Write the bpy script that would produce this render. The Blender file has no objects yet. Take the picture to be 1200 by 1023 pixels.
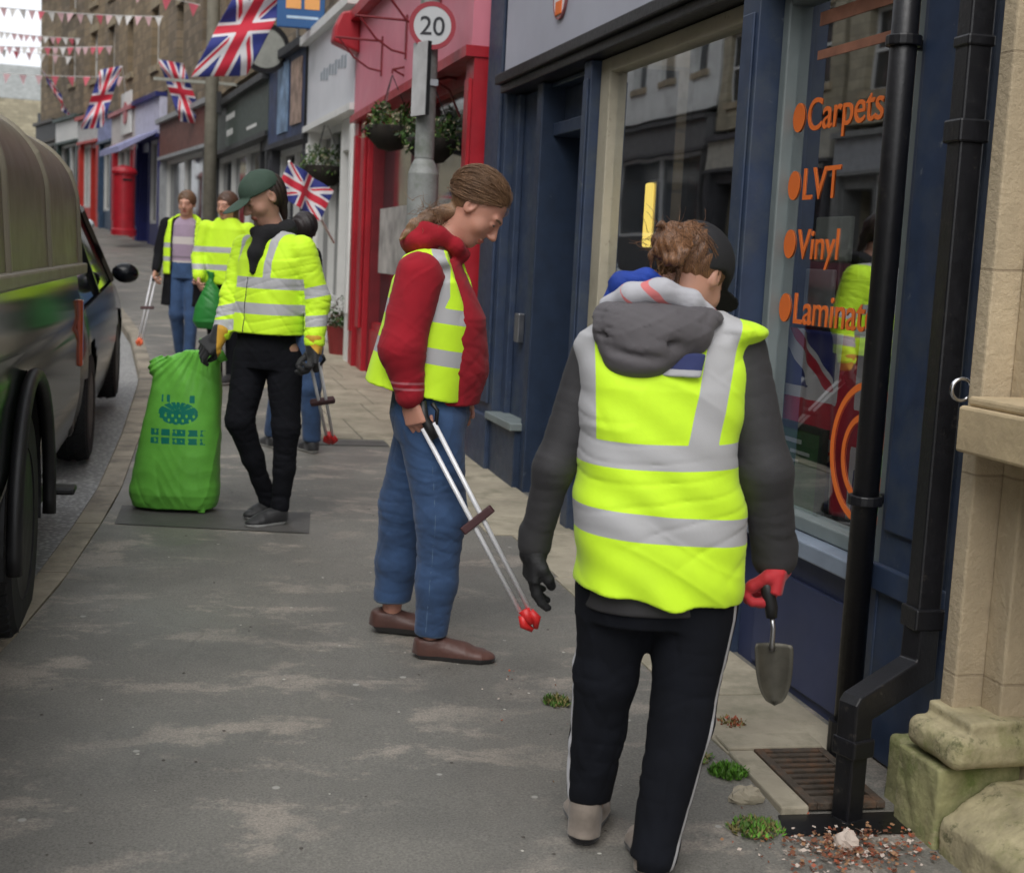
import bpy, math, random
import numpy as np
from mathutils import Vector, Matrix
random.seed(7); rng = np.random.default_rng(7)
SC = bpy.context.scene
COL = SC.collection
SL = 0.0267

def zg(Y):
    """height of the pavement along the hill"""
    if Y < -10: return -0.267
    if Y < 13.2: return SL*Y
    if Y < 59: return 0.352+0.0573*(Y-13.2)
    if Y < 105: return 2.976+0.03*(Y-59)
    return 4.356
def tp(x, y): return (1.02*x, 1.309*y+.165*x)

# ------------------------------------------------------------------ materials
class NT:
    def __init__(s, m):
        s.m = m; m.use_nodes = True; s.t = m.node_tree; s.n = s.t.nodes; s.l = s.t.links
        s.b = s.n['Principled BSDF']; s.out = s.n['Material Output']
    def node(s, kind, **kw):
        n = s.n.new(kind)
        for k, v in kw.items():
            if k.startswith('i_'):
                n.inputs[k[2:].replace('_', ' ')].default_value = v
            else: setattr(n, k, v)
        return n
    def link(s, a, b): s.l.new(a, b)
    def coord(s, which='Object'):
        return s.node('ShaderNodeTexCoord').outputs[which]
    def noise(s, scale, detail=4, rough=.55, vec=None, dist=0):
        n = s.node('ShaderNodeTexNoise'); n.inputs['Scale'].default_value = scale
        n.inputs['Detail'].default_value = detail; n.inputs['Roughness'].default_value = rough
        n.inputs['Distortion'].default_value = dist
        s.link(vec if vec is not None else s.coord(), n.inputs['Vector']); return n.outputs['Fac']
    def ramp(s, fac, stops):
        r = s.node('ShaderNodeValToRGB'); e = r.color_ramp.elements
        while len(e) < len(stops): e.new(.5)
        for k, (p, c) in enumerate(stops):
            e[k].position = p; e[k].color = (c[0], c[1], c[2], 1) if not isinstance(c, (int, float)) else (c, c, c, 1)
        s.link(fac, r.inputs['Fac']); return r.outputs['Color']
    def mix(s, fac, a, b, mode='MIX'):
        n = s.node('ShaderNodeMix', data_type='RGBA', blend_type=mode)
        for sock, v in ((n.inputs['Factor'], fac), (n.inputs['A'], a), (n.inputs['B'], b)):
            if isinstance(v, bpy.types.NodeSocket): s.link(v, sock)
            elif isinstance(v, (int, float)): sock.default_value = v if sock.name == 'Factor' else (v, v, v, 1)
            else: sock.default_value = (v[0], v[1], v[2], 1)
        return n.outputs['Result']
    def math(s, op, a, b=0.0):
        n = s.node('ShaderNodeMath', operation=op)
        for sock, v in ((n.inputs[0], a), (n.inputs[1], b)):
            if isinstance(v, bpy.types.NodeSocket): s.link(v, sock)
            else: sock.default_value = v
        return n.outputs[0]
    def bump(s, h, strength=.3, dist=.01, normal=None):
        n = s.node('ShaderNodeBump'); n.inputs['Strength'].default_value = strength; n.inputs['Distance'].default_value = dist
        s.link(h, n.inputs['Height'])
        if normal is not None: s.link(normal, n.inputs['Normal'])
        return n.outputs['Normal']
    def setcol(s, c):
        if isinstance(c, bpy.types.NodeSocket): s.link(c, s.b.inputs['Base Color'])
        else: s.b.inputs['Base Color'].default_value = (c[0], c[1], c[2], 1)

def M(name, rgb, rough=.6, metal=0, var=.18, vs=6, bump=0, bs=60, coat=0, sheen=0, dirt=None, dscale=3):
    m = bpy.data.materials.new(name); t = NT(m)
    t.b.inputs['Metallic'].default_value = metal
    c = rgb
    if var:
        f = t.noise(vs, 5, .6)
        lo = tuple(max(0, v*(1-var)) for v in rgb); hi = tuple(min(1, v*(1+var)) for v in rgb)
        c = t.ramp(f, [(.3, lo), (.7, hi)])
    if dirt:
        f2 = t.noise(dscale, 6, .7)
        c = t.mix(t.ramp(f2, [(.48, 0.0), (.68, 1.0)]), c, dirt)
    t.setcol(c)
    if rough < .95 and var:
        rr = t.math('MULTIPLY_ADD', t.noise(vs*2.3, 3), .25); rr.node.inputs[2].default_value = rough-.12
        t.link(rr, t.b.inputs['Roughness'])
    else: t.b.inputs['Roughness'].default_value = rough
    if bump: t.link(t.bump(t.noise(bs, 4, .6), bump, .004), t.b.inputs['Normal'])
    if coat: t.b.inputs['Coat Weight'].default_value = coat; t.b.inputs['Coat Roughness'].default_value = .06
    if sheen: t.b.inputs['Sheen Weight'].default_value = sheen
    return m

def stone_mat(name, base, mortar, bw=.42, rh=.2, var=.35, mort=.012, grime=(.05, .05, .035), gr=.5, axes='XZ'):
    m = bpy.data.materials.new(name); t = NT(m)
    co = t.coord(); sep = t.node('ShaderNodeSeparateXYZ'); t.link(co, sep.inputs[0])
    cb = t.node('ShaderNodeCombineXYZ'); t.link(sep.outputs[axes[0]], cb.inputs[0]); t.link(sep.outputs[axes[1]], cb.inputs[1])
    b = t.node('ShaderNodeTexBrick'); b.offset = .5
    b.inputs['Scale'].default_value = 1; b.inputs['Brick Width'].default_value = bw; b.inputs['Row Height'].default_value = rh
    b.inputs['Mortar Size'].default_value = mort; b.inputs['Mortar Smooth'].default_value = .3; b.inputs['Bias'].default_value = -.1
    wv = t.noise(2.2, 3); off = t.node('ShaderNodeVectorMath', operation='ADD')
    sc = t.node('ShaderNodeVectorMath', operation='SCALE'); sc.inputs['Scale'].default_value = .03
    cc = t.node('ShaderNodeCombineXYZ'); t.link(wv, cc.inputs[0]); t.link(wv, cc.inputs[1]); t.link(cc.outputs[0], sc.inputs[0])
    t.link(cb.outputs[0], off.inputs[0]); t.link(sc.outputs[0], off.inputs[1]); t.link(off.outputs[0], b.inputs['Vector'])
    b.inputs['Color1'].default_value = (*[v*(1-var) for v in base], 1)
    b.inputs['Color2'].default_value = (*[min(1, v*(1+var)) for v in base], 1)
    b.inputs['Mortar'].default_value = (*mortar, 1)
    c = t.mix(t.ramp(t.noise(9, 6, .65), [(.35, 0.0), (.75, .55)]), b.outputs['Color'], tuple(v*.62 for v in base))
    c = t.mix(t.math('MULTIPLY', t.ramp(t.noise(.9, 6, .7), [(.45, 0.0), (.7, 1.0)]), gr), c, grime)
    t.setcol(c); t.b.inputs['Roughness'].default_value = .9
    h = t.math('SUBTRACT', t.noise(40, 5, .7), b.outputs['Fac'])
    t.link(t.bump(h, .6, .012), t.b.inputs['Normal'])
    return m

def emis(name, rgb, s):
    m = bpy.data.materials.new(name); t = NT(m); t.setcol(rgb)
    t.b.inputs['Emission Color'].default_value = (*rgb, 1); t.b.inputs['Emission Strength'].default_value = s
    return m

def glass_mat(name, refl=.5, tint=(.95, .97, .96)):
    m = bpy.data.materials.new(name); t = NT(m)
    tr = t.node('ShaderNodeBsdfTransparent'); tr.inputs[0].default_value = (*tint, 1)
    gl = t.node('ShaderNodeBsdfGlossy'); gl.inputs['Roughness'].default_value = .015; gl.inputs['Color'].default_value = (.95, .97, 1, 1)
    lw = t.node('ShaderNodeFresnel'); lw.inputs['IOR'].default_value = 1.5
    f = t.math('MULTIPLY_ADD', lw.outputs[0], 1.3); f.node.inputs[2].default_value = refl*.74; f.node.use_clamp = True
    ge = t.node('ShaderNodeNewGeometry'); f = t.math('MULTIPLY', f, t.math('SUBTRACT', 1.0, ge.outputs['Backfacing']))
    t.link(t.bump(t.noise(1.3, 2), .05, .02), gl.inputs['Normal'])
    mx = t.node('ShaderNodeMixShader'); t.link(f, mx.inputs[0]); t.link(tr.outputs[0], mx.inputs[1]); t.link(gl.outputs[0], mx.inputs[2])
    t.link(mx.outputs[0], t.out.inputs['Surface']); return m

def attr_mat(name, base, layers, rough=.8, bump=.25, bs=300, var=.12, sheen=.15, weave=None):
    """layers: list of (attribute, rgb, rough) — where attribute < 0 the colour is used"""
    m = bpy.data.materials.new(name); t = NT(m)
    f = t.noise(7, 5, .6)
    c = t.ramp(f, [(.3, tuple(v*(1-var) for v in base)), (.7, tuple(min(1, v*(1+var)) for v in base))])
    r = None
    for a, rgb, rr in layers:
        at = t.node('ShaderNodeAttribute'); at.attribute_name = a
        k = t.math('LESS_THAN', at.outputs['Fac'], 0.0)
        c = t.mix(k, c, rgb)
    t.setcol(c); t.b.inputs['Roughness'].default_value = rough
    t.b.inputs['Sheen Weight'].default_value = sheen
    if sheen == 0: t.b.inputs['Specular IOR Level'].default_value = .22
    n = t.bump(t.noise(bs, 3), bump, .001)
    n2 = t.bump(t.noise(34, 6, .75), .22, .003, n)
    t.link(n2, t.b.inputs['Normal'])
    return m

# ------------------------------------------------------------------ mesh helpers
def ident(loc=(0, 0, 0), rz=0.0, rx=0.0):
    return Matrix.Translation(loc) @ Matrix.Rotation(rz, 4, 'Z') @ Matrix.Rotation(rx, 4, 'X')

def tag(o, label=None, cat=None, group=None, kind=None):
    if label: o['label'] = label
    if cat: o['category'] = cat
    if group: o['group'] = group
    if kind: o['kind'] = kind
    return o

def empty(name, loc=(0, 0, 0), rz=0.0, label=None, cat=None, group=None, rx=0.0):
    o = bpy.data.objects.new(name, None); COL.objects.link(o)
    o.location = loc; o.rotation_euler = (rx, 0, rz); o.empty_display_size = .2
    return tag(o, label, cat, group)

class MB:
    def __init__(s): s.v = []; s.f = []; s.mi = []
    def add(s, vs, fs, mi=0):
        b = len(s.v); s.v += [tuple(p) for p in vs]
        for f in fs: s.f.append(tuple(b+i for i in f)); s.mi.append(mi)
        return s
    def box(s, x0, x1, y0, y1, z0, z1, mi=0):
        vs = [(x, y, z) for z in (z0, z1) for y in (y0, y1) for x in (x0, x1)]
        return s.add(vs, [(0, 2, 3, 1), (4, 5, 7, 6), (0, 1, 5, 4), (2, 6, 7, 3), (0, 4, 6, 2), (1, 3, 7, 5)], mi)
    def prism(s, poly, axis, a, b, mi=0):
        """poly: 2-D outline; axis: extrusion axis 'x','y','z'"""
        def P(u, v, w): return {'x': (w, u, v), 'y': (u, w, v), 'z': (u, v, w)}[axis]
        n = len(poly); vs = [P(u, v, a) for u, v in poly]+[P(u, v, b) for u, v in poly]
        fs = [tuple(range(n)), tuple(range(2*n-1, n-1, -1))]+[(i, i+n, (i+1) % n+n, (i+1) % n) for i in range(n)]
        return s.add(vs, fs, mi)
    def tube(s, pts, r, seg=10, mi=0, cap=True):
        pts = [Vector(p) for p in pts]; n = len(pts)
        rs = r if isinstance(r, (list, tuple)) else [r]*n
        rings = []; up = None
        for i, p in enumerate(pts):
            d = (pts[min(i+1, n-1)]-pts[max(i-1, 0)]).normalized()
            if up is None: up = Vector((0, 0, 1)) if abs(d.z) < .9 else Vector((1, 0, 0))
            a = d.cross(up).normalized(); up = a.cross(d).normalized()
            rings.append([p+(a*math.cos(2*math.pi*k/seg)+up*math.sin(2*math.pi*k/seg))*rs[i] for k in range(seg)])
        vs = [q for ring in rings for q in ring]; fs = []
        for i in range(n-1):
            for k in range(seg):
                fs.append((i*seg+k, i*seg+(k+1) % seg, (i+1)*seg+(k+1) % seg, (i+1)*seg+k))
        if cap: fs += [tuple(range(seg-1, -1, -1)), tuple((n-1)*seg+k for k in range(seg))]
        return s.add(vs, fs, mi)
    def lathe(s, prof, c=(0, 0, 0), axis='z', seg=24, mi=0, cap=None):
        if cap is None: cap = prof[0] != prof[-1]
        vs = []; n = len(prof)
        for r, h in prof:
            for k in range(seg):
                a = 2*math.pi*k/seg; u, v = r*math.cos(a), r*math.sin(a)
                p = {'z': (u, v, h), 'x': (h, u, v), 'y': (v, h, u)}[axis]
                vs.append((p[0]+c[0], p[1]+c[1], p[2]+c[2]))
        fs = [(i*seg+k, i*seg+(k+1) % seg, (i+1)*seg+(k+1) % seg, (i+1)*seg+k) for i in range(n-1) for k in range(seg)]
        if cap: fs += [tuple(range(seg-1, -1, -1)), tuple((n-1)*seg+k for k in range(seg))]
        return s.add(vs, fs, mi)
    def blob(s, c, r, seed=0, amp=.15, nu=12, nv=8, mi=0):
        """uneven rounded lump"""
        g = np.random.default_rng(seed); ph = g.random(6)*6.28
        vs = [(c[0], c[1], c[2]+r[2])]
        for j in range(1, nv):
            th = math.pi*j/nv
            for i in range(nu):
                a = 2*math.pi*i/nu
                k = 1+amp*(math.sin(3*a+ph[0])*math.sin(2*th+ph[1])+.6*math.sin(5*a+ph[2]+3*th))
                vs.append((c[0]+r[0]*k*math.sin(th)*math.cos(a), c[1]+r[1]*k*math.sin(th)*math.sin(a), c[2]+r[2]*k*math.cos(th)))
        vs.append((c[0], c[1], c[2]-r[2])); fs = []
        for i in range(nu): fs.append((0, 1+i, 1+(i+1) % nu))
        for j in range(nv-2):
            for i in range(nu):
                a = 1+j*nu; fs.append((a+i, a+nu+i, a+nu+(i+1) % nu, a+(i+1) % nu))
        L = len(vs)-1; a = 1+(nv-2)*nu
        for i in range(nu): fs.append((L, a+(i+1) % nu, a+i))
        return s.add(vs, fs, mi)
    def build(s, name, mat, parent=None, bevel=0, smooth=False, T=None, fix=True, merge=0):
        me = bpy.data.meshes.new(name); me.from_pydata(s.v, [], s.f); me.update()
        if fix:
            import bmesh
            bm = bmesh.new(); bm.from_mesh(me)
            if merge: bmesh.ops.remove_doubles(bm, verts=bm.verts, dist=merge)
            bmesh.ops.recalc_face_normals(bm, faces=bm.faces); bm.to_mesh(me); bm.free()
        mats = mat if isinstance(mat, (list, tuple)) else [mat]
        for m in mats: me.materials.append(m)
        if len(mats) > 1: me.polygons.foreach_set('material_index', s.mi)
        if smooth: me.polygons.foreach_set('use_smooth', [True]*len(me.polygons))
        o = bpy.data.objects.new(name, me); COL.objects.link(o)
        if parent is not None: o.parent = parent
        if T is not None: o.matrix_local = T
        if bevel:
            b = o.modifiers.new('bevel', 'BEVEL'); b.width = bevel; b.segments = 2; b.limit_method = 'ANGLE'; b.angle_limit = math.radians(40)
        return o

def text_obj(name, s, size, mat, parent, x, y, z, ext=.002, T=None, align='LEFT', sx=1.0):
    cu = bpy.data.curves.new(name, 'FONT'); cu.body = s; cu.size = size; cu.extrude = ext; cu.align_x = align; cu.offset = size*.006
    tmp = bpy.data.objects.new('t', cu); COL.objects.link(tmp)
    bpy.context.view_layer.update()
    me = bpy.data.meshes.new_from_object(tmp.evaluated_get(bpy.context.evaluated_depsgraph_get()))
    bpy.data.objects.remove(tmp); me.materials.clear(); me.materials.append(mat); me.name = name
    o = bpy.data.objects.new(name, me); COL.objects.link(o); o.parent = parent
    if T is None:
        T = Matrix(((-1*sx, 0, 0, x), (0, 0, 1, y), (0, 1, 0, z), (0, 0, 0, 1)))
    o.matrix_local = T
    return o

# ------------------------------------------------------------------ world, light, camera
w = bpy.data.worlds.new('World'); SC.world = w; w.use_nodes = True
nt = w.node_tree; bg = nt.nodes['Background']
sky = nt.nodes.new('ShaderNodeTexSky'); sky.sky_type = 'NISHITA'; sky.sun_disc = False
SUN_EL, SUN_AZ = math.radians(50), math.radians(205)
sky.sun_elevation = SUN_EL; sky.sun_rotation = SUN_AZ; sky.air_density = 1.0; sky.dust_density = 4.0; sky.ozone_density = 1.0
hs = nt.nodes.new('ShaderNodeHueSaturation'); hs.inputs['Saturation'].default_value = .22
# an even overcast veil laid over the blue
mx = nt.nodes.new('ShaderNodeMix'); mx.data_type = 'RGBA'; mx.inputs['Factor'].default_value = .65
mx.inputs['B'].default_value = (5.3, 5.5, 5.85, 1)
nt.links.new(sky.outputs[0], hs.inputs['Color']); nt.links.new(hs.outputs[0], mx.inputs['A'])
nt.links.new(mx.outputs['Result'], bg.inputs['Color']); bg.inputs['Strength'].default_value = .15
sun = bpy.data.lights.new('sun', 'SUN'); sun.energy = 0.8; sun.angle = math.radians(40); sun.color = (1, .97, .93)
so = bpy.data.objects.new('sun', sun); COL.objects.link(so)
sd = Vector((math.sin(SUN_AZ)*math.cos(SUN_EL), math.cos(SUN_AZ)*math.cos(SUN_EL), math.sin(SUN_EL)))
so.rotation_euler = sd.to_track_quat('Z', 'Y').to_euler(); so.location = (0, 0, 30)

W_, H_, F_ = 1200., 1023., 1600.
hd, pt, rl = math.radians(12.85), math.radians(7.27), math.radians(2.9)
fw = Vector((math.sin(hd)*math.cos(pt), math.cos(hd)*math.cos(pt), -math.sin(pt)))
r0 = Vector((math.cos(hd), -math.sin(hd), 0)); u0 = r0.cross(fw)
rt = r0*math.cos(rl)+u0*math.sin(rl); up = -r0*math.sin(rl)+u0*math.cos(rl)
cd = bpy.data.cameras.new('camera'); cam = bpy.data.objects.new('camera', cd); COL.objects.link(cam)
cam.matrix_world = Matrix(((rt.x, up.x, -fw.x, 0), (rt.y, up.y, -fw.y, 0), (rt.z, up.z, -fw.z, 1.5), (0, 0, 0, 1)))
cd.sensor_width = 36; cd.lens = 36*F_/W_; cd.clip_start = .05; cd.clip_end = 2000
cd.dof.use_dof = True; cd.dof.focus_distance = 4.2; cd.dof.aperture_fstop = 5.0
SC.camera = cam
SC.view_settings.view_transform = 'Standard'; SC.view_settings.look = 'None'; SC.view_settings.gamma = 1
SC.view_settings.exposure = 0.66
# ------------------------------------------------------------------ palette
BLUE = M('blue_paint', (.028, .045, .088), .5, var=.2, vs=9, bump=.15, bs=25, dirt=(.05, .065, .09), dscale=5)
BLUE2 = M('blue_paint_door', (.02, .034, .066), .45, var=.2, vs=8, bump=.1, bs=25)
CREAM = M('cream_frame', (.42, .38, .29), .6, var=.12, dirt=(.3, .27, .2))
GREYF = M('grey_green_frame', (.17, .2, .2), .5, var=.12)
LILAC = M('pale_grey_fascia', (.42, .43, .5), .45, var=.06, vs=2)
BLACKP = M('black_cast_iron', (.006, .006, .008), .42, var=.3, vs=20, bump=.2, bs=90)
BLACK = M('black_plastic', (.01, .01, .011), .5, var=.2)
RUBBER = M('rubber', (.014, .014, .015), .85, var=.2, bump=.2, bs=50)
CHROME = M('chrome', (.6, .6, .62), .2, metal=1, var=0)
STEEL = M('brushed_steel', (.45, .45, .46), .35, metal=1, var=.1)
ORANGE = M('orange_vinyl', (.8, .17, .025), .55, var=.05)
WHITE = M('white_paint', (.72, .72, .7), .5, var=.06)
WHITE2 = M('white_render', (.66, .67, .64), .85, var=.1, vs=1.5, dirt=(.45, .45, .42), dscale=1.2)
RED = M('red_gloss_paint', (.36, .012, .022), .4, var=.18, vs=5)
REDD = M('dark_red_paint', (.16, .01, .016), .5, var=.2)
PINKRED = M('faded_pink_fascia', (.62, .2, .26), .45, var=.08, vs=2)
GALV = M('weathered_grey_post', (.26, .27, .26), .6, var=.18, vs=12, dirt=(.16, .18, .15), dscale=8)
GREENSIGN = M('dark_green_fascia', (.055, .075, .065), .5, var=.1)
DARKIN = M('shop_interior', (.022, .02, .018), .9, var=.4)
WOOD = M('wood', (.25, .13, .06), .6, var=.3)
SASH = M('sash_white', (.6, .6, .58), .5, var=.06)
SLATE = M('slate_roof', (.12, .12, .125), .8, var=.3, vs=3, bump=.3)
LEADG = M('lead_grey_gutter', (.03, .03, .032), .6, var=.2)
PANE = M('dark_pane', (.03, .034, .038), .08, var=.3, vs=1.2); PANE.node_tree.nodes['Principled BSDF'].inputs['Specular IOR Level'].default_value = .9
GLASS = glass_mat('shop_glass', .5)
GLASS2 = glass_mat('far_glass', .6)
STONE_FAR = stone_mat('gritstone', (.3, .225, .14), (.17, .14, .1), .5, .2, .3)
STONE_B = stone_mat('darker_gritstone', (.24, .185, .125), (.13, .11, .09), .45, .19, .35)
STONE_C = stone_mat('pale_stone', (.42, .37, .26), (.3, .27, .2), .45, .19, .2)
DRESSED = M('dressed_sandstone', (.46, .36, .22), .85, var=.22, vs=5, bump=.5, bs=70, dirt=(.32, .25, .15), dscale=4)
DRESSED2 = M('worn_sandstone', (.33, .27, .18), .9, var=.25, vs=4, bump=.6, bs=50, dirt=(.2, .16, .11), dscale=6)
MOSSY = M('mossy_sandstone', (.16, .165, .07), .95, var=.35, vs=7, bump=.8, bs=45, dirt=(.08, .115, .022), dscale=6)
LEAF = [M('leaf_green', (.05, .11, .02), .6, var=.35, vs=15), M('leaf_light', (.1, .17, .03), .6, var=.3, vs=15), M('leaf_dark', (.02, .045, .012), .6, var=.3, vs=15)]

# ground materials
def ground_mats():
    m = bpy.data.materials.new('wet_asphalt_pavement'); t = NT(m); co = t.coord()
    c = t.ramp(t.noise(.9, 6, .6, co), [(.3, (.205, .198, .178)), (.7, (.30, .284, .248))])
    # dried pale stains stretched across the pavement
    mp = t.node('ShaderNodeMapping'); mp.inputs['Scale'].default_value = (2.5, 4.2, 1); mp.inputs['Rotation'].default_value = (0, 0, .29); t.link(co, mp.inputs[0])
    st = t.math('MULTIPLY_ADD', t.noise(38, 4, .7, co), .16); st.node.inputs[2].default_value = -.08; st = t.math('ADD', st, t.noise(1.0, 8, .66, mp.outputs[0], .35))
    big = t.noise(.75, 2, .5, co)
    msk = t.math('MULTIPLY', t.ramp(st, [(.52, 0.0), (.60, 1.0)]), t.ramp(big, [(.36, .15), (.56, 1.0)]))
    c = t.mix(t.math('MULTIPLY', msk, .75), c, (.52, .455, .385))
    st2 = t.noise(3.6, 9, .78, mp.outputs[0], .5)
    c = t.mix(t.math('MULTIPLY', t.ramp(st2, [(.62, 0.0), (.72, 1.0)]), .5), c, (.48, .43, .36))
    c = t.mix(t.math('MULTIPLY', t.ramp(t.noise(1.7, 5, .6, co), [(.5, 0.0), (.72, 1.0)]), .45), c, (.12, .118, .108))
    vc = t.node('ShaderNodeTexVoronoi', feature='DISTANCE_TO_EDGE'); vc.inputs['Scale'].default_value = .55
    dv = t.node('ShaderNodeVectorMath', operation='ADD'); nz = t.node('ShaderNodeTexNoise'); nz.inputs['Scale'].default_value = 3; t.link(co, nz.inputs['Vector']); sc3 = t.node('ShaderNodeVectorMath', operation='SCALE'); sc3.inputs['Scale'].default_value = .5; t.link(nz.outputs['Color'], sc3.inputs[0]); t.link(co, dv.inputs[0]); t.link(sc3.outputs[0], dv.inputs[1]); t.link(dv.outputs[0], vc.inputs['Vector'])
    c = t.mix(t.math('MULTIPLY', t.ramp(vc.outputs['Distance'], [(.002, 1.0), (.006, 0.0)]), t.ramp(t.noise(1.3, 3, .5, co), [(.52, 0.0), (.62, .22)])), c, (.05, .048, .042))
    # aggregate and tiny gum spots
    g = t.noise(150, 3, .7, co); c = t.mix(.65, c, t.ramp(g, [(.3, .04), (.7, .4)]), 'OVERLAY')
    v = t.node('ShaderNodeTexVoronoi'); v.inputs['Scale'].default_value = 5.0; t.link(co, v.inputs['Vector'])
    c = t.mix(t.ramp(v.outputs['Distance'], [(.045, 1.0), (.06, 0.0)]), c, (.34, .33, .3))
    t.setcol(c)
    r = t.ramp(t.noise(1.1, 5, .6, co), [(.35, .42), (.65, .75)]); t.link(r, t.b.inputs['Roughness'])
    t.link(t.bump(g, .35, .003, t.bump(t.noise(3, 4, .5, co), .3, .01)), t.b.inputs['Normal'])
    road = bpy.data.materials.new('road_chippings'); t = NT(road); co = t.coord()
    v = t.node('ShaderNodeTexVoronoi'); v.inputs['Scale'].default_value = 34; t.link(co, v.inputs['Vector'])
    c = t.mix(t.ramp(v.outputs['Distance'], [(.1, 0.0), (.5, 1.0)]), (.36, .36, .35), (.16, .16, .155))
    c = t.mix(.5, c, t.ramp(t.noise(1.2, 6, .6, co), [(.3, .24), (.7, .6)]), 'MULTIPLY'); c = t.mix(1.0, c, (1.9, 1.9, 1.9), 'MULTIPLY')
    t.setcol(c); t.b.inputs['Roughness'].default_value = .5
    t.link(t.bump(v.outputs['Distance'], .7, .006), t.b.inputs['Normal'])
    kerb = M('kerb_stone', (.3, .26, .2), .7, var=.25, vs=4, bump=.5, bs=60, dirt=(.12, .105, .085), dscale=3)
    patch = M('trench_patch', (.085, .082, .076), .6, var=.2, vs=6, bump=.5, bs=160)
    slab = M('paving_slab', (.34, .30, .225), .8, var=.25, vs=3, bump=.5, bs=80, dirt=(.2, .185, .13), dscale=4)
    gr = M('far_ground', (.12, .12, .1), .9, var=.3, vs=.3)
    return m, road, kerb, patch, slab, gr
PAVE, ROAD, KERB, PATCH, SLAB, GROUNDM = ground_mats()

# ------------------------------------------------------------------ ground sheets
def sheet(name, xs_fn, ys, dz, mat, nx=2, kind='structure'):
    b = MB(); vs = []; n = nx+1
    for y in ys:
        a, c = xs_fn(y)
        for i in range(n): vs.append((a+(c-a)*i/nx, y, zg(y)+dz))
    fs = [(j*n+i, j*n+i+1, (j+1)*n+i+1, (j+1)*n+i) for j in range(len(ys)-1) for i in range(nx)]
    b.add(vs, fs); o = b.build(name, mat, fix=False); 
    if kind: o['kind'] = kind
    return o
kpts = [tp(*q)[::-1] for q in [(-4.5,-30),(-2.1,-3)]]+[(0, -1.4), (2.6, -.98), (4.81, -.622), (5.59, -.53), (6.5, -.467), (7.285, -.42), (9.23, -.401), (12.57, -.43)]+[tp(x, y)[::-1] for x, y in [(-.66, 12), (-1.0, 14), (-1.6, 17), (-2.35, 20), (-3.6, 25), (-4.7, 29), (-6.4, 34), (-8.8, 40), (-14, 50), (-30, 75)]]
_k = [(-30, -4.5), (-3, -2.1), (0, -1.4), (2, -.98), (3.69, -.64), (4.28, -.55), (4.97, -.485), (5.57, -.44), (7.07, -.41), (9.6, -.44), (12, -.66), (14, -1.0), (17, -1.6), (20, -2.35), (25, -3.6), (29, -4.7), (34, -6.4), (40, -8.8), (50, -14), (75, -30)]
fpts = [tp(x, y)[::-1] for y, x in [(-30, 3.75), (10, 1.55), (12.9, 1.27), (14.9, .93), (19.7, .17), (21, -.1), (24.2, -.9), (26.2, -1.45), (29, -2.2), (32.2, -3.35), (37.2, -5.3), (50, -11.5), (75, -26)]]
def kx(y): return float(np.interp(y, [p[0] for p in kpts], [p[1] for p in kpts]))
def fx(y): return float(np.interp(y, [p[0] for p in fpts], [p[1] for p in fpts]))
YS = list(np.arange(-30, 13, .5))+list(np.arange(13, 64, .6))+[65, 72, 80, 92]
Yb = [-400, -60, -30, -10]+[y for y in YS if y > -10]+[98, 105, 150, 300, 900]
sheet('ground', lambda y: (-500, 500), Yb, -.104, GROUNDM, 2)
sheet('road', lambda y: (min(-6.9, kx(y)-5.6), kx(y)-.12), YS, -.10, ROAD, 4)
sheet('pavement', lambda y: (kx(y), fx(y)+1.2), YS, 0, PAVE, 4)
sheet('pavement_opposite', lambda y: (min(-9.2, kx(y)-8), min(-6.9, kx(y)-5.6)), YS, .0, PAVE, 2)
# kerb: separate stones laid end to end, one object
kb = MB(); y = -6.0
while y < 58:
    L = .9; y1 = y+L-.012
    a0, a1 = kx(y), kx(y1); z0, z1 = zg(y), zg(y1)
    w_ = .13
    vs = [(a0-w_, y, z0-.14), (a0-.002, y, z0-.14), (a0-.002, y, z0+.006), (a0-w_+.015, y, z0+.006), (a0-w_, y, z0-.012),
          (a1-w_, y1, z1-.14), (a1-.002, y1, z1-.14), (a1-.002, y1, z1+.006), (a1-w_+.015, y1, z1+.006), (a1-w_, y1, z1-.012)]
    kb.add(vs, [(0, 1, 2, 3, 4), (9, 8, 7, 6, 5)]+[(i, i+5, (i+1) % 5+5, (i+1) % 5) for i in range(5)])
    y += L
tag(kb.build('kerb', KERB), kind='structure')

def flat(name, quads, dz, mat, thick=0, kind='structure', bevel=0):
    b = MB()
    for q in quads:
        if thick:
            n = len(q); vs = [(x, y, zg(y)+dz) for x, y in q]+[(x, y, zg(y)+dz-thick) for x, y in q]
            b.add(vs, [tuple(range(n)), tuple(range(2*n-1, n-1, -1))]+[(i, i+n, (i+1) % n+n, (i+1) % n) for i in range(n)])
        else: b.add([(x, y, zg(y)+dz) for x, y in q], [tuple(range(len(q)))])
    o = b.build(name, mat, bevel=bevel); o['kind'] = kind; return o
flat('pavement_patch', [[(-.40, 6.6), (.5, 6.42), (.54, 6.88), (-.39, 7.02)]], .004, PATCH)
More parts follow.
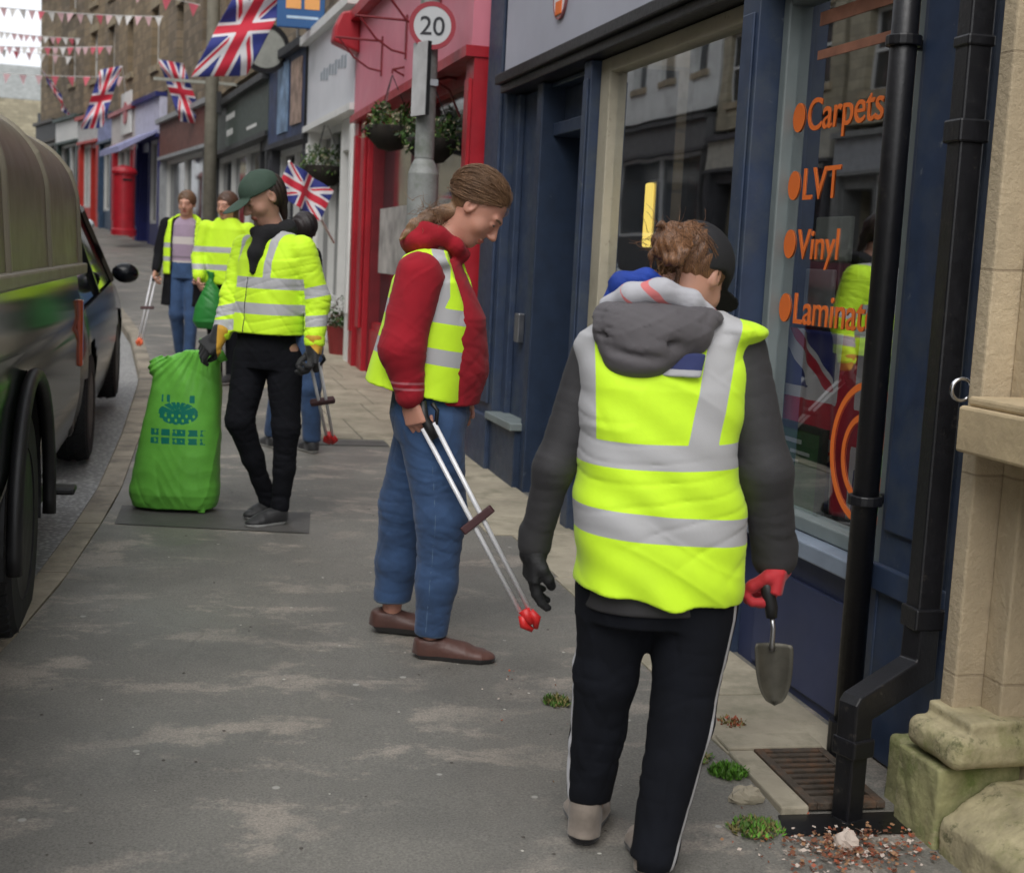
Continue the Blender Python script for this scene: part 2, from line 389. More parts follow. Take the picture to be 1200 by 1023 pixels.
# paved strip of stone flags along the shopfronts
q = []
for k, (y0, y1, w0) in enumerate([(3.62, 4.1, .42), (4.11, 4.8, .38), (4.81, 5.6, .36), (5.61, 6.4, .34), (6.41, 7.3, .45), (7.31, 8.3, .5), (8.31, 9.2, .5)]):
    x0 = lambda yy: 2.10-.0432*yy
    q.append([(x0(y0)-w0, y0), (x0(y0), y0), (x0(y1), y1), (x0(y1)-w0, y1)])
flat('flagstone_strip', q, .008, SLAB, .02, bevel=.004)
q = []
for j, y0 in enumerate([9.25, 10.13, 11.02, 11.9, 12.8, 13.7, 14.6, 15.5, 16.4]):
    for i in range(3):
        xa = fx(y0)-1.05+i*.36-(.1 if j % 2 else 0); q.append([(xa, y0), (xa+.35, y0), (xa+.35-.05, y0+.87), (xa-.05, y0+.87)])
flat('paving_slabs', q, .008, SLAB, .02, bevel=.004)
flat('tar_seam', [[(.5, 8.98), (1.7, 8.95), (1.7, 9.15), (.5, 9.18)]], .005, PATCH)

# ------------------------------------------------------------------ near shop (blue)
ANG = math.atan2(1, -.0432)
def sx_(x): return 1.3*x+.3465
SH = empty('carpet_shop', (2.157, 0, 0), ANG, 'dark blue painted carpet shop with orange lettering in its window', 'shop')
def wear(m, col, sc=9, lo=.62, hi=.7):
    t = NT.__new__(NT); t.m = m; t.t = m.node_tree; t.n = t.t.nodes; t.l = t.t.links; t.b = t.n['Principled BSDF']
    l = t.b.inputs['Base Color'].links
    src = l[0].from_socket; f = t.ramp(t.noise(sc, 8, .75), [(lo, 0.0), (hi, .8)]); t.setcol(t.mix(f, src, col))
wear(BLUE, (.16, .18, .2), 14, .63, .72); wear(BLUE2, (.1, .12, .14), 12, .64, .72); wear(BLACKP, (.07, .06, .05), 22, .6, .75); wear(CREAM, (.2, .17, .12), 16, .6, .7)
def bx(name, mat, *boxes, parent=None, bevel=.006):
    b = MB()
    for q in boxes: b.box(sx_(q[0]), sx_(q[1]), *q[2:])
    return b.build(name, mat, parent if parent is not None else SH, bevel=bevel)
# local axes: x along the street (away), y towards the road, z up
bx('upper_wall', STONE_FAR, (2.3, 6.47, -.4, -.02, 3.32, 8.2))
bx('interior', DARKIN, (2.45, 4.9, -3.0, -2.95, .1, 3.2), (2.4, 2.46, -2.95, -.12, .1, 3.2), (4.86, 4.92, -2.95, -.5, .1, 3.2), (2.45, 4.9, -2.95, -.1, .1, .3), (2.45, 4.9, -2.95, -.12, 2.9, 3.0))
bx('fascia', LILAC, (2.3, 6.02, -.1, .10, 2.60, 3.3))
bx('cornice', BLACKP, (2.3, 6.05, -.1, .15, 2.54, 2.598), (2.3, 6.03, -.1, .12, 2.492, 2.538), (2.3, 6.02, -.1, .20, 3.302, 3.38))
bx('pilaster', BLUE, (6.05, 6.44, -.1, .07, .16, 3.298), (6.11, 6.38, .07, .09, .62, 3.2), (6.03, 6.46, .07, .11, .16, .55))
bx('pilaster', BLUE, (4.775, 4.86, -.1, .08, .12, 2.488), (4.79, 4.845, .08, .09, .6, 2.4))
bx('pilaster', BLUE, (3.252, 3.36, -.1, .12, .1, 2.488), (3.27, 3.34, .12, .13, .55, 2.4))
bx('pilaster', BLUE, (2.25, 2.52, -.1, .05, .1, 3.298), (2.28, 2.49, .05, .065, .78, 3.2), (2.24, 2.525, .05, .075, .60, .68))
bx('side_panel', BLUE, (5.58, 6.04, -.1, -.02, .2, 2.488), (5.58, 5.66, -.02, .02, .2, 2.488), (5.96, 6.04, -.02, .02, .2, 2.488))
bx('panel_sill', GREYF, (5.56, 6.03, -.02, .12, .54, .585))
bx('panel_plinth', BLUE2, (5.58, 6.03, -.02, .085, .16, .538))
bx('letter_plate', STEEL, (5.79, 5.86, -.018, .02, 1.03, 1.2), bevel=.004)
# doorway
bx('door_reveal', BLUE2, (5.50, 5.58, -.42, .05, .16, 2.488), (4.86, 4.88, -.42, .05, .16, 2.488), (4.88, 5.50, -.42, .0, 2.46, 2.487))
bx('transom', BLUE, (4.88, 5.50, -.40, -.02, 2.2, 2.27), (4.88, 5.50, -.12, -.08, 2.27, 2.46))
dr = bx('door', BLUE2, (4.88, 4.99, -.38, -.33, .19, 2.2), (5.40, 5.50, -.38, -.33, .19, 2.2), (4.99, 5.40, -.38, -.33, 2.02, 2.2), (4.99, 5.40, -.38, -.33, .19, .42), (4.99, 5.40, -.38, -.33, .95, 1.08), (5.01, 5.38, -.375, -.35, .42, .95))
bx('door_glass', GLASS, (4.99, 5.40, -.36, -.352, 1.08, 2.02), parent=dr, bevel=0)
bx('door_handle', CHROME, (4.93, 4.96, -.33, -.29, 1.0, 1.16), parent=dr, bevel=.004)
bx('letter_slot', STEEL, (5.10, 5.32, -.33, -.32, 1.0, 1.04), parent=dr, bevel=.002)
bx('door_step', SLAB, (4.88, 5.52, -.42, .06, .0, .19), bevel=.01)
# windows
for i, (a, b_, fm, z0, wd) in enumerate([(3.362, 4.773, CREAM, .62, .105), (2.522, 3.25, GREYF, .66, .038)]):
    w_ = bx('window', fm, (a, a+.045, -.06, .03, z0, 2.488), (b_-wd, b_, -.06, .03, z0, 2.488), (a+.045, b_-wd, -.06, .03, 2.42, 2.488), (a+.045, b_-wd, -.06, .03, z0, z0+.05))
    bx('pane', GLASS, (a+.045, b_-wd, -.02, -.014, z0+.05, 2.42), parent=w_, bevel=0)
    if i == 1: WIN2 = w_
    else: WIN1 = w_
bx('window_sill', M('pale_blue_sill', (.2, .24, .3), .5), (2.522, 3.25, -.04, .10, .60, .658), (3.362, 4.773, -.04, .10, .56, .618))
bx('stall_riser', M('blue_panel', (.032, .042, .10), .55, var=.15, vs=3), (2.522, 3.25, -.06, .03, .07, .598), (3.362, 4.773, -.06, .03, .1, .558), (2.52, 3.14, .03, .045, .14, .5))
bx('riser_frame', BLUE, (2.505, 2.55, .03, .055, .07, .598))
# lettering on the right-hand window (vinyl)
def bullet(x, z, r=.05):
    b = MB(); b.lathe([(0.001, 0), (r, 0), (r, .002), (0.001, .002)], (0, 0, 0), 'z', 28)
    o = b.build('bullet', ORANGE, WIN2); o.matrix_local = Matrix(((-.95, 0, 0, x), (0, 0, 1, -.012), (0, 1.1, 0, z), (0, 0, 0, 1)))
for s, z, size in (('Carpets', 1.99, .152), ('LVT', 1.76, .152), ('Vinyl', 1.56, .145), ('Laminate', 1.34, .15)):
    text_obj('lettering', s, size, ORANGE, WIN2, 4.42, -.012, z, .001, sx=1.04)
    bullet(4.478, z+.05, .045)
# roundel outline low on the glass
for r, w__, (cx_, cz_) in ((.225, .022, (3.85, .965)), (.14, .02, (3.86, .95))):
    b = MB(); b.lathe([(r-w__, 0), (r, 0), (r, .0016), (r-w__, .0016), (r-w__, 0)], (0, 0, 0), 'z', 56)
    # keep only the part of the ring that lies on the pane
    keep = [f for f in b.f if all(3.66 < cx_-b.v[i][0] < 4.45 and .715 < cz_+b.v[i][1] < 2.25 for i in f)]
    b.f = [f for f in keep if len(f) == 4]; b.mi = [0]*len(b.f)
    o = b.build('roundel', ORANGE, WIN2, fix=False); o.matrix_local = Matrix(((-1, 0, 0, cx_), (0, 0, 1, -.012), (0, 1, 0, cz_), (0, 0, 0, 1)))
# two thin bands of pale orange vinyl near the top of the pane
VB = M('faded_orange_vinyl', (.30, .13, .08), .7, var=.3, vs=9)
bx('vinyl_band', VB, (2.55, 3.1, -.0118, -.0112, 2.22, 2.25), (2.55, 3.1, -.0118, -.0112, 2.33, 2.375), parent=WIN2, bevel=0)
# fascia emblem: orange and dark roundel
b = MB(); b.lathe([(.001, 0), (.1, 0), (.1, .012), (.001, .012)], seg=32)
em = b.build('emblem', M('emblem_white', (.75, .72, .75), .5), SH); em.matrix_local = Matrix(((-1, 0, 0, 7.05), (0, 0, 1, .101), (0, 1, 0, 2.86), (0, 0, 0, 1)))
b = MB(); b.box(-.05, .05, -.09, -.02, .012, .02); b.build('emblem_mark', ORANGE, em, bevel=.004)
b = MB(); b.lathe([(.1, 0), (.112, 0), (.112, .014), (.1, .014), (.1, 0)], seg=32); b.build('emblem_rim', M('emblem_rim', (.3, .1, .1), .5), em)

# ------------------------------------------------------------------ union flags
def uj_fields(u, v):
    """u 0..2, v 0..1 across a 2:1 flag -> white and red signed distances"""
    x = u-1.0; y = v-.5
    cw = np.minimum(np.abs(x), np.abs(y))-1/6.
    cr = np.minimum(np.abs(x), np.abs(y))-.1
    n = math.sqrt(1.25)
    d1 = (y-x*.5)/(n/1.0); d2 = (y+x*.5)/(n/1.0)
    dw = np.minimum(np.abs(d1), np.abs(d2))-.1
    def sal(d, s):
        k = d*s*np.sign(x); return np.abs(k-.033)-.033
    dr = np.minimum(sal(d1, 1), sal(d2, -1))
    dr = np.where(cw < 0, .1, dr)
    return np.minimum(cw, dw), np.minimum(cr, dr)
FLAGM = attr_mat('flag_cloth', (.02, .03, .2), [('white', (.68, .66, .68), .8), ('red', (.55, .015, .04), .8)], .75, bump=.1, var=.1)
_tr = None
def flag(parent, name, O, U, V, wave=.04, nu=72, nv=40, seed=0, fold=2.2, droop=0.0, mat=None):
    """flag cloth from corner O spanned by U (length) and V (height), rippled along the normal"""
    g = np.random.default_rng(seed); O, U, V = [np.array(q, float) for q in (O, U, V)]
    N = np.cross(U, V); N /= np.linalg.norm(N); N2 = N
    uu, vv = np.meshgrid(np.linspace(0, 1, nu+1), np.linspace(0, 1, nv+1), indexing='ij')
    ph = g.random(4)*6.28
    wv = wave*(np.sin(uu*6.28*fold+ph[0]+vv*1.5)*(.3+.7*uu)+.4*np.sin(uu*6.28*fold*1.9+ph[1]+vv*3))
    P = O+uu[..., None]*U+vv[..., None]*V+wv[..., None]*N2
    P[..., 2] -= droop*uu**2+.3*droop*uu*vv
    me = bpy.data.meshes.new(name); idx = np.arange((nu+1)*(nv+1)).reshape(nu+1, nv+1)
    fs = np.stack([idx[:-1, :-1], idx[1:, :-1], idx[1:, 1:], idx[:-1, 1:]], -1).reshape(-1, 4)
    me.from_pydata(P.reshape(-1, 3).tolist(), [], fs.tolist()); me.update()
    wf, rf = uj_fields(uu.ravel()*2, vv.ravel())
    for nm, d in (('white', wf), ('red', rf)):
        a = me.attributes.new(nm, 'FLOAT', 'POINT'); a.data.foreach_set('value', d.astype(np.float32))
    me.polygons.foreach_set('use_smooth', [True]*len(me.polygons)); me.materials.append(mat or FLAGM)
    o = bpy.data.objects.new(name, me); COL.objects.link(o); o.parent = parent
    s = o.modifiers.new('thick', 'SOLIDIFY'); s.thickness = .002
    return o

# draped flag, posters and stock inside the right-hand window
wf_ = empty('window_flag', (2.157, 0, 0), ANG, 'Union flag draped low behind the carpet shop lettering', 'flag', 'union flags')
flag(wf_, 'cloth', (4.56, -.075, .72), (-.90, .0, -.0), (0, 0, .60), .012, seed=3, fold=4.5)
gp = empty('green_board', (2.157, 0, 0), ANG, 'dark green display board leaning inside the carpet shop window', 'display board')
bx('board', M('board_green', (.05, .14, .05), .6, var=.3, vs=9), (2.95, 3.18, -.045, -.03, .67, .98), parent=gp)
bx('board_frame', M('board_frame', (.012, .03, .02), .5), (2.93, 2.95, -.05, -.024, .67, 1.0), (3.18, 3.20, -.05, -.024, .67, 1.0), (2.95, 3.18, -.05, -.024, .98, 1.0), parent=gp, bevel=.003)
bx('print', M('print_white', (.5, .52, .5), .6), (3.05, 3.15, -.029, -.028, .93, .945), (3.0, 3.11, -.029, -.028, .895, .907), (3.06, 3.15, -.029, -.028, .865, .875), parent=gp, bevel=0)
pp = empty('sample_stand', (2.157, 0, 0), ANG, 'grey and black sample cards stacked behind the Vinyl lettering', 'display stand')
bx('card', M('grey_card', (.42, .44, .46), .7, var=.2), (3.2, 3.36, -.22, -.2, 1.32, 1.53), parent=pp)
bx('card', M('pale_card', (.55, .57, .52), .7), (3.18, 3.38, -.26, -.24, 1.56, 1.72), parent=pp)
bx('card', BLACK, (3.02, 3.18, -.24, -.22, 1.34, 1.5), parent=pp)
bx('stand_leg', STEEL, (3.28, 3.29, -.3, -.28, .3, 1.6), (3.1, 3.11, -.3, -.28, .3, 1.6), parent=pp)
# lit strip sign inside the left-hand window
ls = empty('strip_light', (2.157, 0, 0), ANG, 'upright glowing yellow strip light inside the shop window', 'light')
bx('lamp', emis('yellow_glow', (1.0, .72, .16), 1.35), (4.48, 4.545, -.14, -.12, 1.60, 1.90), parent=ls, bevel=.01)
bx('lamp_housing', STEEL, (4.47, 4.555, -.16, -.142, 1.585, 1.915), parent=ls)
# carpet rolls in the left-hand window
for k in range(6):
    b = MB(); b.lathe([(.02, 0), (.09, 0), (.09, 1.25+.1*(k % 3)), (.02, 1.25+.1*(k % 3))], seg=18)
    o = b.build('carpet_roll', M('carpet%d' % k, [(.12, .1, .08), (.2, .19, .17), (.07, .08, .09), (.16, .1, .06), (.1, .13, .1), (.24, .22, .19)][k], .95, var=.2, vs=30), None, smooth=False)
    p_ = SH.matrix_basis if False else None
    c_, s_ = math.cos(ANG), math.sin(ANG); lx, ly = 5.2+.32*k, -1.5-.12*(k % 2)
    o.location = (2.157+c_*lx-s_*ly, s_*lx+c_*ly, .3)
    tag(o, ['brown', 'pale grey', 'slate blue', 'tan', 'sage green', 'cream'][k]+' carpet roll standing behind the left shop window', 'carpet roll', 'carpet rolls in the window')

# ------------------------------------------------------------------ pipes, pier, drain
dp = empty('round_drainpipe', (1.885, 3.60, .1), 0, 'round black drainpipe running down between shop window and blue pilaster', 'drainpipe')
b = MB(); b.tube([(0, 0, -.02), (0, 0, 3.4)], .038, 20); b.build('pipe', BLACKP, dp, smooth=True)
b = MB()
for z in (.75, 2.05, 3.1): b.tube([(0, 0, z), (0, 0, z+.03)], .05, 18); b.box(-.02, .10, .02, .05, z, z+.028)
b.build('bracket', BLACKP, dp, bevel=.004)
b = MB(); b.tube([(0, 0, .0), (0, 0, .10)], .052, 18); b.build('collar', BLACKP, dp)
sp = empty('square_downpipe', (1.898, 3.25, 0), 0, 'square black cast iron downpipe with a swan neck beside the sandstone pier', 'drainpipe')
def sqtube(b, pts, w):
    pts = [Vector(p) for p in pts]; vs = []
    for i, p in enumerate(pts):
        d = (pts[min(i+1, len(pts)-1)]-pts[max(i-1, 0)]).normalized()
        a = Vector((.996, -.0, 0)) if abs(d.z) > .3 else Vector((0, 1, 0)).cross(d).normalized()
        c = d.cross(a).normalized(); a = c.cross(d).normalized()
        k = 1.0
        for sx, sy in ((-1, -1), (1, -1), (1, 1), (-1, 1)): vs.append(p+a*w*.5*sx+c*w*.5*sy)
    n = len(pts); fs = [(i*4+k, i*4+(k+1) % 4, (i+1)*4+(k+1) % 4, (i+1)*4+k) for i in range(n-1) for k in range(4)]
    b.add(vs, fs+[(3, 2, 1, 0), tuple(4*(n-1)+k for k in range(4))])
b = MB(); b.box(-.034, .034, -.034, .034, .60, 3.4); b.build('pipe', BLACKP, sp, bevel=.006)
b = MB(); b.box(-.043, .043, -.043, .043, .58, .64); b.box(-.043, .043, -.043, .043, 1.86, 1.92); b.box(-.039, .039, -.039, .039, 2.1, 2.13); b.build('collar', BLACKP, sp, bevel=.006)
b = MB(); b.prism([(-.036, .598), (-.036, .44), (.195, .36), (.195, .28), (.260, .28), (.260, .405), (.245, .425), (.040, .50), (.036, .598)], 'y', -.033, .033)
b.build('swan_neck', BLACKP, sp, bevel=.006, T=Matrix.Rotation(math.radians(200), 4, 'Z'))
b = MB(); b.box(.198, .257, -.030, .030, .05, .30); b.box(.187, .265, -.041, .041, .26, .31); b.prism([(.187, .03), (.187, .09), (.265, .09), (.30, .03)], 'y', -.04, .04); b.build('shoe', BLACKP, sp, bevel=.006, T=Matrix.Rotation(math.radians(200), 4, 'Z'))
ey = empty('steel_ring', (1.885, 3.15, 1.235), 0, 'small steel ring fixed on the pier edge by the downpipe', 'ring')
b = MB(); b.tube([(.028*math.cos(a), -.012, .028*math.sin(a)) for a in np.linspace(.2, 5.6, 22)], .0055, 8); b.build('ring', CHROME, ey, smooth=True)
b = MB(); b.tube([(.026, -.012, .0), (.06, .0, 0)], .006, 8); b.build('screw', CHROME, ey)

PB = empty('stone_building', (2.157, 0, 0), ANG, 'sandstone building with moulded pier and deep window sill at the right edge', 'building')
b = MB(); b.box(3.075, 3.135, -.1, .125, .40, 4.5); b.box(2.99, 3.074, -.1, .045, .40, 4.5); b.build('pier', stone_mat('pier_blocks', (.52, .42, .28), (.33, .26, .17), 6.0, .52, .10, .0035, gr=.25), PB, bevel=.006)
b = MB(); b.box(-1.5, 2.99, -.3, -.03, .2, 4.5); b.build('wall', stone_mat('ashlar', (.42, .31, .2), (.3, .22, .15), .62, .34, .12, .004), PB, bevel=.004)
b = MB(); b.box(1.0, 3.05, -.06, .205, 1.09, 1.205); b.box(1.0, 3.035, -.06, .19, 1.205, 1.23); b.build('window_sill', DRESSED, PB, bevel=.008)
b = MB(); b.box(2.72, 2.84, -.04, .12, .97, 1.089); b.build('corbel', DRESSED2, PB, bevel=.01)
b = MB(); b.box(1.2, 2.95, -.03, .03, 1.231, 3.2); b.build('window_frame', SASH, PB, bevel=.004)
# drain: frame, bars, dark pit, litter
DRN = empty('drain_grating', (1.70, 3.42, zg(3.42)), -.03, 'rusty iron drain grating in a stone surround at the foot of the pipes', 'drain')
IRON = M('rusty_iron', (.06, .045, .032), .75, var=.4, vs=25, bump=.6, bs=90, dirt=(.12, .06, .03), dscale=14)
b = MB(); b.box(-.12, .13, -.21, .19, -.03, -.02); b.build('pit', M('pit', (.006, .006, .006), .9), DRN)
b = MB()
for k in range(9): b.box(-.075, .095, -.175+.04*k, -.175+.04*k+.02, .004, .02)
b.build('bar', IRON, DRN, bevel=.003)
b = MB(); b.box(-.10, -.075, -.21, .2, .002, .022); b.box(.095, .12, -.21, .2, .002, .022); b.box(-.075, .095, .175, .2, .002, .022); b.box(-.075, .095, -.21, -.18, .002, .022); b.build('rim', IRON, DRN, bevel=.003)
b = MB(); b.box(-.18, -.102, -.22, .2, -.02, .018); b.box(-.18, .12, .202, .32, -.02, .026); b.build('surround', SLAB, DRN, bevel=.006)
flat('gully', [[(1.47, 3.08), (1.86, 3.06), (1.86, 3.19), (1.5, 3.2)]], .005, M('opening_shade_black', (.008, .008, .008), .3))  # flat sheet: shade of the opening below the grating, painted black
# fallen leaves and litter by the drain
b = MB(); g = np.random.default_rng(5); LM = [M('leaf_brown', (.16, .06, .03), .8), M('leaf_tan', (.3, .16, .08), .8), M('leaf_pale', (.5, .42, .36), .8), M('leaf_rust', (.3, .07, .03), .7)]
for k in range(900):
    if k < 780: x, y = g.normal(1.60, .10), g.normal(2.98, .07)
    else: x, y = g.uniform(.9, 1.85), g.uniform(2.7, 4.6)
    if k < 780 and (x > 1.82 or y > 3.1): continue
    s = g.uniform(.004, .012)*(.8 if k < 780 else .45); a = g.uniform(0, 6.28); z = zg(y)+.004+g.uniform(0, .018)*(k < 780)
    ux, uy = math.cos(a)*s, math.sin(a)*s; tl = g.uniform(-.5, .5)*s
    b.add([(x-ux, y-uy, z), (x+uy*.7, y-ux*.7, z+tl), (x+ux, y+uy, z+.002), (x-uy*.7, y+ux*.7, z-tl+.003)], [(0, 1, 2, 3)], int(g.integers(0, 4)))
tag(b.build('leaf_litter', LM, fix=False), 'brown leaves and grit washed up below the drain grating', 'leaf litter', kind='stuff')
# pale specks of grit and gum on the asphalt
b = MB(); g = np.random.default_rng(9)
for k in range(130):
    y = g.uniform(2.5, 7.5); x = g.uniform(kx(y)+.05, 1.4); s = g.uniform(.002, .007)
    n = 6; z = zg(y)+.0015
    b.add([(x+s*math.cos(i*6.28/n)*g.uniform(.7, 1.2), y+s*math.sin(i*6.28/n), z) for i in range(n)]+[(x, y, z+s*.35)], [(i, (i+1) % n, n) for i in range(n)], int(g.integers(0, 2)))
tag(b.build('grit', [M('grit_pale', (.5, .48, .43), .8), M('grit_dark', (.08, .07, .06), .8)], fix=False), 'pale grit and chewing gum flecks scattered over the asphalt', 'grit', kind='stuff')
# weeds
def weed(x, y, r, h, n, seed, label, mats):
    g = np.random.default_rng(seed); b = MB()
    for k in range(n):
        a = g.uniform(0, 6.28); rr = r*math.sqrt(g.uniform(0, 1)); px, py = rr*math.cos(a), rr*math.sin(a)
        hh = h*g.uniform(.3, 1)*(1-.5*rr/r); l = g.uniform(.008, .018); a2 = g.uniform(0, 6.28)
        dx, dy = math.cos(a2)*l, math.sin(a2)*l
        b.add([(px, py, 0), (px+dx*.5-dy*.3, py+dy*.5+dx*.3, hh*.6), (px+dx, py+dy, hh), (px+dx*.5+dy*.3, py+dy*.5-dx*.3, hh*.55)], [(0, 1, 2, 3)], int(g.integers(0, len(mats))))
    o = b.build('weed', mats, fix=False); o.location = (x, y, zg(y)); tag(o, label, 'weed')
MOSSG = [M('weed_bright', (.1, .26, .02), .7, var=.3), M('weed_mid', (.07, .15, .02), .7, var=.3), M('weed_dry', (.2, .17, .06), .8, var=.3)]
weed(1.47, 3.48, .05, .05, 420, 1, 'bright green weed tuft at the stone edge left of the grating', MOSSG[:2])
weed(1.41, 3.13, .07, .035, 420, 2, 'low green moss clump below the grating corner', [MOSSG[1], MOSSG[2], MOSSG[0]])
weed(1.12, 4.08, .045, .045, 220, 3, 'small dull weed between the two litter pickers', [MOSSG[1], MOSSG[2]])
weed(1.63, 3.86, .05, .03, 200, 4, 'dry brown and orange weed on the flagstone beside the trowel', [MOSSG[2], LM[3]])
weed(1.42, 3.6, .05, .02, 150, 8, 'thin weed line along the flagstone corner', [MOSSG[2], MOSSG[1]])
# broken stone lumps
b = MB(); b.blob((0, 0, .015), (.045, .03, .028), 3, .2); o = b.build('stone_lump', SLAB, smooth=False); o.location = (1.45, 3.3, zg(3.3)); tag(o, 'loose pale stone between the two weed tufts', 'stone')
b = MB(); b.blob((0, 0, .02), (.03, .025, .03), 5, .2); o = b.build('stone_lump', LM[2]); o.location = (1.6, 3.0, zg(3.0)); tag(o, 'pale crumpled wrapper lying in the leaf litter', 'wrapper')
# ------------------------------------------------------------------ far terrace
def wall_mb(L, z0, z1, th, opens):
    """wall slab with real openings; opens: (x0,x1,z0,z1)"""
    b = MB(); xs = sorted({0, L}|{o[0] for o in opens}|{o[1] for o in opens})
    for i in range(len(xs)-1):
        xa, xb = xs[i], xs[i+1]; xm = (xa+xb)/2
        cuts = sorted([(o[2], o[3]) for o in opens if o[0] < xm < o[1]]); z = z0
        for c0, c1 in cuts:
            if c0 > z: b.box(xa, xb, -th, 0, z, c0)
            z = c1
        if z < z1: b.box(xa, xb, -th, 0, z, z1)
    return b
def building(name, label, P0, P1, H, stone, ups, front=None, cat='building', group=None, gutter=True, roof=True, depth=7, fz=3.35, tr=True):
    P0 = Vector(tp(*P0)) if tr else Vector(P0); P1 = Vector(tp(*P1)) if tr else Vector(P1); d = P1-P0; L = d.length; zb = zg(P0.y)
    B = empty(name, (P0.x, P0.y, zb), math.atan2(d.y, d.x), label, cat, group)
    dz = zg(P1.y)-zb
    opens = [(x, x+w_, z, z+h_) for (x, z, w_, h_) in ups]
    lo = fz if front else -.6
    wall_mb(L, lo, H, .3, opens).build('wall', stone, B)
    for (x, z, w_, h_) in ups:
        f = MB(); f.box(x, x+.06, -.2, -.14, z, z+h_); f.box(x+w_-.06, x+w_, -.2, -.14, z, z+h_); f.box(x+.06, x+w_-.06, -.2, -.14, z, z+.06)
        f.box(x+.06, x+w_-.06, -.2, -.14, z+h_-.06, z+h_); f.box(x+.06, x+w_-.06, -.19, -.13, z+h_*.5-.03, z+h_*.5+.03)
        fo = f.build('window', SASH, B)
        p = MB(); p.box(x+.06, x+w_-.06, -.18, -.17, z+.06, z+h_-.06); p.build('pane', PANE, fo)
        s_ = MB(); s_.box(x-.08, x+w_+.08, -.02, .06, z-.14, z-.002); s_.build('sill', DRESSED2, fo)
        s_ = MB(); s_.box(x-.1, x+w_+.1, -.02, .02, z+h_+.002, z+h_+.2); s_.build('lintel', DRESSED2, fo)
    if roof:
        r = MB(); r.prism([(.25, H-.05), (.25, H+.05), (-depth*.5, H+depth*.36), (-depth-.2, H+.05), (-depth-.2, H-.05)], 'x', -.05, L-.002); r.build('roof', SLATE, B)
        g = MB(); g.box(0, L, .02, .16, H-.16, H-.06); g.build('gutter', LEADG, B)
        w2 = MB(); w2.box(0, .3, -depth, -.302, -.6, H-.06); w2.box(L-.3, L-.01, -depth, -.302, -.6, H-.06); w2.box(.3, L-.3, -depth, -depth+.3, -.6, H-.06); w2.build('side_wall', stone, B)
    return B, L, dz
def shopfront(B, L, dz, fas, pil, riser, fz0=2.45, fz1=3.1, door=None, glass=True, mull=2, awn=None, inner=None, x0=0.0, x1=None, base0=None):
    x1 = L if x1 is None else x1
    bb = (0.0+dz*.0) if base0 is None else base0
    def P(n, m, *bs, par=None):
        q = MB()
        for k in bs: q.box(*k)
        return q.build(n, m, par or B)
    P('fascia', fas, (x0+.02, x1-.02, -.3, .16, fz0, fz1))
    P('cornice', pil, (x0+.01, x1-.01, -.3, .26, fz1+.002, fz1+.1), (x0+.01, x1-.01, -.3, .2, fz0-.07, fz0-.002))
    for xa in (x0+.02, x1-.24): P('pilaster', pil, (xa, xa+.22, -.3, .14, -.6, fz0-.072), (xa+.05, xa+.17, .14, .16, .5, fz0-.2))
    dw = 1.0; wx0 = x0+.242; wx1 = x1-.242
    if door == 'far': d0, d1 = wx1-dw, wx1; wx1 = d0
    elif door == 'near': d0, d1 = wx0, wx0+dw; wx0 = d1
    if door:
        dd = P('door', pil, (d0+.05, d0+.16, -.5, -.45, -.4, 2.2), (d1-.16, d1-.05, -.5, -.45, -.4, 2.2), (d0+.16, d1-.16, -.5, -.45, -.4, .7), (d0+.16, d1-.16, -.5, -.45, 2.05, 2.2))
        P('pane', PANE, (d0+.16, d1-.16, -.49, -.48, .7, 2.05), par=dd)
        P('door_surround', pil, (d0, d0+.048, -.52, .06, -.4, fz0-.072), (d1-.048, d1, -.52, .06, -.4, fz0-.072), (d0+.05, d1-.05, -.52, .05, 2.2, fz0-.072))
    P('stall_riser', riser, (wx0+.002, wx1-.002, -.3, .04, -.6, .55))
    bars = [(wx0, wx0+.07, -.1, .02, .552, fz0-.072), (wx1-.07, wx1, -.1, .02, .552, fz0-.072), (wx0+.07, wx1-.07, -.1, .02, fz0-.15, fz0-.072), (wx0+.07, wx1-.07, -.1, .02, .552, .62)]
    for k in range(1, mull): xm = wx0+(wx1-wx0)*k/mull; bars.append((xm-.03, xm+.03, -.1, .02, .62, fz0-.15))
    wo = P('shop_window', inner or SASH, *bars)
    P('pane', PANE, (wx0+.07, wx1-.07, -.06, -.05, .62, fz0-.15), par=wo)
    if awn:
        a = MB(); a.prism([(.16, fz0+.1), (.16, fz0+.04), (1.0, fz0-.45), (1.0, fz0-.32)], 'x', x0+.2, x1-.2); a.build('awning', awn, B)

def wins(L, n, zs, w_=.85, h_=1.5, off=.0):
    step = L/n
    return [(off+step*(i+.5)-w_/2, z, w_, h_) for z in zs for i in range(n)]
# red shop next door: same line as the blue shop
def FP(u, n=0.0): return (2.1-.055*u-n*.9985, u-n*.0549)
def FPn(u, n=0.0):
    u = sx_(u); return (2.157-.0432*u-n, u-n*.043)
B, L, dz = building('red_shop', 'bright red painted shop with faded pink fascia next to the blue shop', FP(6.49), FP(10.45), 7.6, STONE_FAR, wins(5.1, 3, (4.2,)), True, 'shop', fz=3.75)
shopfront(B, L, 0, PINKRED, RED, RED, 2.62, 3.5, door=None, mull=2, inner=RED, base0=0)
q = MB()
for xa in (.3, 2.4, 4.45): q.box(xa, xa+.16, -.06, .05, -.4, 2.55)
q.build('mullion', REDD, B)
q = MB(); q.box(L-.62, L-.26, -.1, .10, -.4, 3.6); q.box(L-.55, L-.33, .10, .13, .55, 3.0); q.build('side_pilaster', RED, B, bevel=.01)
q = MB(); q.prism([(.16, 3.2), (.42, 3.3), (.4, 3.45), (.34, 3.58), (.16, 3.62)], 'x', L-.26, L-.01); q.build('console', RED, B, bevel=.02)
